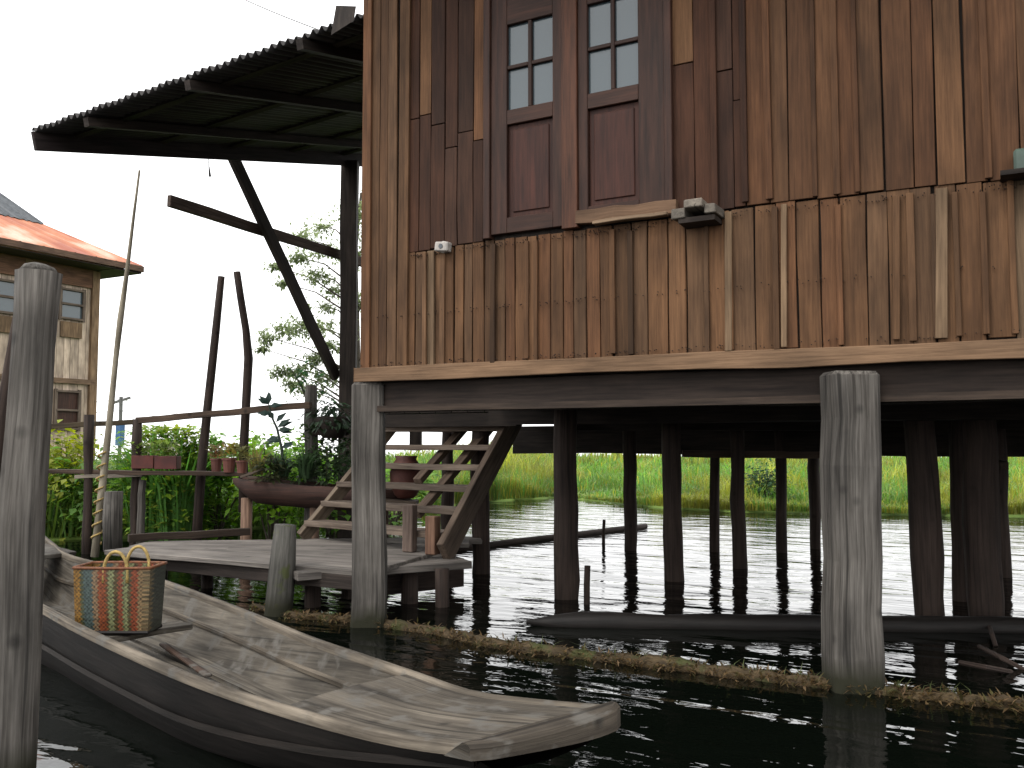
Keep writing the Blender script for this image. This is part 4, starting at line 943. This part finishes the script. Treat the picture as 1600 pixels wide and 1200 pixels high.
# ------------------------------------------------------------------ basket
BK = empty('shopping_basket', bsk, 'woven plastic basket with orange, red, green and grey zigzag stripes in the boat', 'basket')
ux = (rt * 1.0 + fw * -.02).normalized(); uy = V(-ux.y, ux.x, 0); Wb, Hb, Db = .33, .29, .15
def bpt(x, y, z):   # local; widening slightly upward
    k = 1 + .06 * z / Hb; kd_ = 1 + .2 * z / Hb
    return bsk + ux * (x * k) + uy * (y * kd_) + V(0, 0, z)
g = MB()
rows = []; gs = []
per = [(-Wb / 2, -Db / 2), (Wb / 2, -Db / 2), (Wb / 2, Db / 2), (-Wb / 2, Db / 2), (-Wb / 2, -Db / 2)]
for j in range(9):
    z = .006 + Hb * j / 8; row = []
    for s_ in range(4):
        (x0, y0), (x1, y1) = per[s_], per[s_ + 1]; nn = 12 if s_ % 2 == 0 else 5
        for k in range(nn):
            u = k / nn; x, y_ = x0 + (x1 - x0) * u, y0 + (y1 - y0) * u
            bow = .014 * math.sin(math.pi * u) * (1 if s_ % 2 == 0 else .6) * math.sin(j / 8 * 2.2)
            if s_ == 0: y_ -= bow
            if s_ == 2: y_ += bow
            row.append(bpt(x, y_, z)); gs.append((x + Wb / 2 + (0 if s_ in (0, 2) else y_ * .3), 0, z))
    row.append(row[0].copy()); gs.append((0, 0, z)); rows.append(row)
g.loft(rows, gs=gs); bo_ = g.build('body', M['basket'], BK); md = bo_.modifiers.new('t', 'SOLIDIFY'); md.thickness = .005
g = MB(); g.tube(rows[-1], .007, 6, col=(.42, .2, .2)); g.build('rim', M['rope'], BK, smooth=True)
g = MB(); slabv = [bpt(x, y_, .008) for x, y_ in per[:4]]; g.add(slabv, [(0, 1, 2, 3)]); g.tube([bpt(x * .99, y_ * .99, .006) for x, y_ in per], .009, 6); g.build('base', M['hull'], BK)
for yb_, xo in ((-1, .0), (1, .014)):
    g = MB(); pts = []
    for k in range(15):
        th = math.pi * k / 14; pts.append(bpt(xo + .02 + .052 * math.cos(th), yb_ * Db * .5 + yb_ * .006, Hb - .02 + .10 * math.sin(th)))
    pts = [bpt(xo + .02 + .052, yb_ * Db * .5 + yb_ * .01, Hb - .06)] + pts + [bpt(xo + .02 - .052, yb_ * Db * .5 + yb_ * .01, Hb - .06)]
    g.tube(pts, .0075, 7); g.build('handle', M['rope'], BK, smooth=True)

# ================================================================== FLOATING THINGS
# mossy boom along the front of the house
lp = [(395, 950), (470, 966), (560, 972), (680, 990), (760, 1008), (860, 1022), (980, 1036), (1100, 1052), (1250, 1068), (1400, 1086), (1520, 1100), (1640, 1112), (1800, 1130)]
lpts = [onZ(x, y, .0) for x, y in lp]; dens = []
for a, c in zip(lpts[:-1], lpts[1:]):
    for k in range(7): dens.append(a.lerp(c, k / 7) + V(U(-.01, .01), U(-.012, .012), U(-.006, .008)))
t = empty('mossy_log', V(lpts[0].x, lpts[0].y, 0), 'long floating log boom overgrown with brown and green weed in front of the stilts', 'log')
g = MB(); g.tube(dens, [.034 * U(.8, 1.25) for _ in dens], 9, rough=.5); g.build('log', M['moss'], t, smooth=True)
f = MB()
for i in range(4200):
    k = rnd() * (len(dens) - 1); j = int(k); q = dens[j].lerp(dens[j + 1], k - j)
    if noise.noise(q * 2.3) < -.25 and rnd() < .7: continue
    q = q + V(U(-.03, .03), U(-.08, .07), U(.0, .03)); kk = U(.5, 1.4)
    c = random.choice([(.13, .085, .04), (.10, .07, .03), (.075, .065, .025), (.15, .10, .055)])
    f.leaf(q, V(U(-1, 1), U(-1, 1), U(-.4, .7)), V(0, 0, 1), U(.015, .06), U(.006, .016), tuple(x_ * kk for x_ in c))
for i in range(120):
    k = (.35 + .5 * rnd()) * (len(dens) - 1); j = int(k); f.blade(dens[j], U(.04, .11), .006, U(.2, 1), (.10, .12, .05))
f.build('weed', M['leaf'], t)
# dark log floating under the house
a = onZ(822, 972, .02); c = onZ(1900, 985, .02); n = 24
pts = [a.lerp(c, k / n) + V(0, U(-.01, .01), 0) for k in range(n + 1)]
g = MB(); g.tube(pts, [.012, .045] + [.062 * U(.9, 1.05) for _ in range(n - 1)], 10, rough=.25); tag(g.build('floating_log', M['hull'], origin=a, smooth=True), 'long dark log with a pointed left end afloat under the house', 'log')
a = onZ(690, 860, .02); c = onZ(1010, 822, .02)
tag((lambda g: (g.tube([a.lerp(c, k / 10) + V(U(-.02, .02), U(-.03, .03), 0) for k in range(11)], .035, 8), g.build('bamboo_boom', M['stilt'], origin=a, smooth=True))[1])(MB()), 'thin dark pole lying on the bright water beyond the stairs', 'pole')
for x, y0, y1, r, lb in ((943, 852, 812, .018, 'short thin stake in the water near the end of the floating pole'), (917, 944, 884, .022, 'short dark stake standing in the water between two stilts'), (1116, 862, 712, .05, 'thin pale stake standing beyond the house between two stilts')):
    b0 = onZ(x, y0, 0); D_ = b0.dot(fw); g = MB(); g.tube([b0 - V(0, 0, .2), b0, onD(x, (y0 + y1) / 2, D_), onD(x + 1, y1, D_)], r, 7, rough=.2); tag(g.build('stake', M['stilt'], origin=b0, smooth=True), lb, 'stake', 'stakes standing in the water')
# loose branches near the right
t = MB()
for a_, c_ in (((1530, 1010), (1600, 1046)), ((1500, 1035), (1580, 1050)), ((1545, 975), (1556, 1010))):
    t.tube([onZ(*a_, .03), onZ((a_[0] + c_[0]) / 2, (a_[1] + c_[1]) / 2, .05), onZ(*c_, .0)], .012, 6)
tag(t.build('branch', M['stilt'], origin=onZ(1540, 1020, 0)), 'bare broken twigs sticking out of the water at the right edge', 'branch')
# overhead wire upper left and dangling hook
g = MB(); a = onD(330, -25, 12); c = onD(540, 62, 9.5); g.tube([a.lerp(c, k / 8) - V(0, 0, .03 * math.sin(math.pi * k / 8)) for k in range(9)], .007, 5); tag(g.build('overhead_wire', M['wire'], origin=a), 'thin overhead wire running to the porch roof', 'wire')
g = MB(); a = onX(325, 244, XP); c = onX(328, 276, XP); g.tube([a, a.lerp(c, .4), c], [.003, .004, .014], 6); tag(g.build('hanging_hook', M['wire'], origin=a), 'small hook dangling below the porch roof edge', 'hook')
